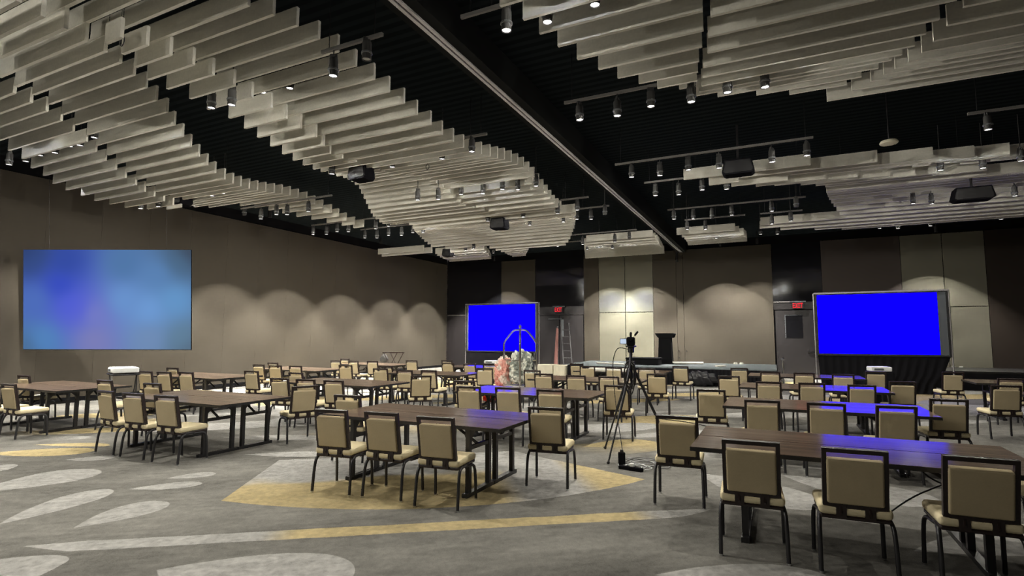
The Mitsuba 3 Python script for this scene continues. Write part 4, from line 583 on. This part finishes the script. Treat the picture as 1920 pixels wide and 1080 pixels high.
# ---------------------------------------------------------------- video camera on its tripod, cables
hub = np.array([-1.86, 7.7, 1.30]); k = 'camera_tripod'
for fx, fy in ((-2.07, 7.2), (-2.38, 8.12), (-1.32, 7.95)):
    ft = np.array([fx, fy, .015]); mid = hub*.45+ft*.55; lk = fresh(k+'__leg')
    put(lk, ply(cat(tube([hub+(ft-hub)*.02, mid], .019, 8), tube([mid, ft], .012, 8)), 'black_metal', 40)); put(lk+'__rubber_foot', ply(trimesh.creation.icosphere(subdivisions=1, radius=.022), 'cable_black', True), tm(fx, fy, .02))
put(k+'__column', ply(cyl(hub-[0, 0, .35], hub+[0, 0, .16], .017, 10), 'black_metal', 40)); put(k+'__hub', ply(cyl(hub-[0, 0, .06], hub+[0, 0, .04], .05, 12), 'black_metal', 40))
put(k+'__head', ply(cat(rbox(-.04, .04, -.04, .04, .16, .24, .012), bx(-.06, .06, -.07, .07, .24, .26)), 'black_metal', 40), tm(*hub)); put(k+'__pan_handle', ply(cyl((0, -.04, .22), (.02, -.20, -.06), .010, 8), 'black_metal', 40), tm(*hub))
tag(k, 'black three-legged camera tripod with wide legs among the right-hand tables', 'tripod')
k = 'video_camera'; t = tm(hub[0], hub[1], hub[2]+.26, 12)
put(k+'__body', ply(rbox(-.055, .055, -.13, .13, 0, .12, .02), 'speaker_black', 50), t); put(k+'__lens_hood', ply(cyl((0, .13, .06), (0, .22, .06), .045, 14, .055), 'speaker_black', 40), t)
put(k+'__handle', ply(tube(smoothpath([(0, -.09, .115), (0, -.09, .18), (0, .10, .18), (0, .10, .115)], 5), .012, 8), 'speaker_black', 40), t)
put(k+'__microphone', ply(cyl((.06, .02, .15), (.09, .20, .19), .014, 8), 'speaker_black', 40), t); put(k+'__viewfinder', ply(cyl((0, -.13, .085), (0, -.19, .095), .024, 12), 'speaker_black', 40), t)
put(k+'__monitor', ply(rbox(-.15, -.055, -.06, -.045, .02, .10, .006), 'speaker_black', 50), t); labels[k+'__monitor'] = {'label': 'fold-out side monitor'}
put(k+'__monitor_picture', emit(mesh([[-.145, -.0615, .027], [-.062, -.0615, .027], [-.062, -.0615, .094], [-.145, -.0615, .094]], [[0, 1, 2], [0, 2, 3]]), [.55, .65, .8], .02), t)
tag(k, 'black video camera with a lit side monitor on top of the tripod', 'video camera')
def coil(name, c, r, n_, mat, rad, lab, seed, vertical=False, wob=.25):
    r_ = np.random.default_rng(seed); a = np.linspace(0, 2*math.pi*n_, 26*n_); ph_ = r_.uniform(0, 6, 3)
    R = r*(1+wob*np.sin(a*.37+ph_[0])+wob*.5*np.sin(a*1.31+ph_[1]))
    if vertical: P = np.stack([R*.30*np.cos(a)+.03*np.sin(a*.21+ph_[2]), .05*np.sin(a*.5), R*np.sin(a)-r], 1)
    else: P = np.stack([R*np.cos(a)+.06*np.sin(a*.21+ph_[2]), R*.8*np.sin(a)+.06*np.cos(a*.17), rad+.02*(1+np.sin(a*.43+ph_[1]))*(a/a[-1])], 1)
    put(name, ply(tube(P+np.asarray(c), rad, 6), mat, 60)); tag(name, lab, 'cable')
coil('cable_coil', (-1.86, 7.62, 1.32), .19, 4, 'cable_black', .009, 'black cable coiled in long loops hanging from the tripod head', 1, True)
coil('cable_coil_001', (-1.62, 7.42, 0), .22, 6, 'cable_grey', .007, 'grey cable lying in loose loops on the carpet under the tripod', 2)
coil('cable_coil_002', (-1.72, 7.18, 0), .15, 4, 'white_plastic', .006, 'thin white cable in small loops on the carpet in front of the tripod', 3)
put('power_adapter__body', ply(rbox(-.045, .045, -.03, .03, 0, .16, .012), 'speaker_black', 50), tm(-1.90, 7.25, .0, 20)); put('power_adapter__plug', ply(bx(-.02, .02, -.02, .02, .16, .19), 'black_metal'), tm(-1.90, 7.25, .0, 20)); tag('power_adapter', 'black power adapter standing on the carpet by the tripod cables', 'adapter')
put('power_strip__body', ply(rbox(-.16, .16, -.03, .03, 0, .045, .01), 'speaker_black', 50), tm(-1.72, 7.0, 0, -10)); put('power_strip__plug', ply(rbox(-.03, .03, -.025, .025, .045, .09, .01), 'white_plastic', 50), tm(-1.70, 7.0, 0, -10)); tag('power_strip', 'black power strip with a white plug on the carpet in front of the tripod', 'power strip')
P = smoothpath([(-1.86, 7.66, 1.50), (-2.05, 7.6, 1.55), (-2.12, 7.62, 1.25), (-2.05, 7.6, .6), (-1.92, 7.4, .1), (-1.90, 7.28, .19)], 8); put('camera_cable', ply(tube(P, .005, 6), 'cable_black', 60)); tag('camera_cable', 'thin black cable running from the video camera down to the power adapter', 'cable')
P = smoothpath([(1.05, 5.95, .70), (1.10, 5.95, .50), (1.30, 5.95, .40), (1.45, 5.95, .52), (1.30, 5.97, .45), (1.0, 5.95, .28), (.75, 6.0, .012), (.4, 6.1, .012)], 8); put('table_cable', ply(tube(P, .007, 6), 'cable_black', 60)); tag('table_cable', 'black cable hanging in a loop under the front-row right-hand table', 'cable')
P = smoothpath([(-1.35, 9.6, .008), (-1.0, 9.9, .008), (-.9, 10.6, .008), (-1.6, 11.3, .008), (-2.3, 11.5, .008)], 10); put('floor_cable', ply(tube(P, .008, 6), 'cable_black', 60)); tag('floor_cable', 'dark cable snaking across the carpet behind the tripod', 'cable')
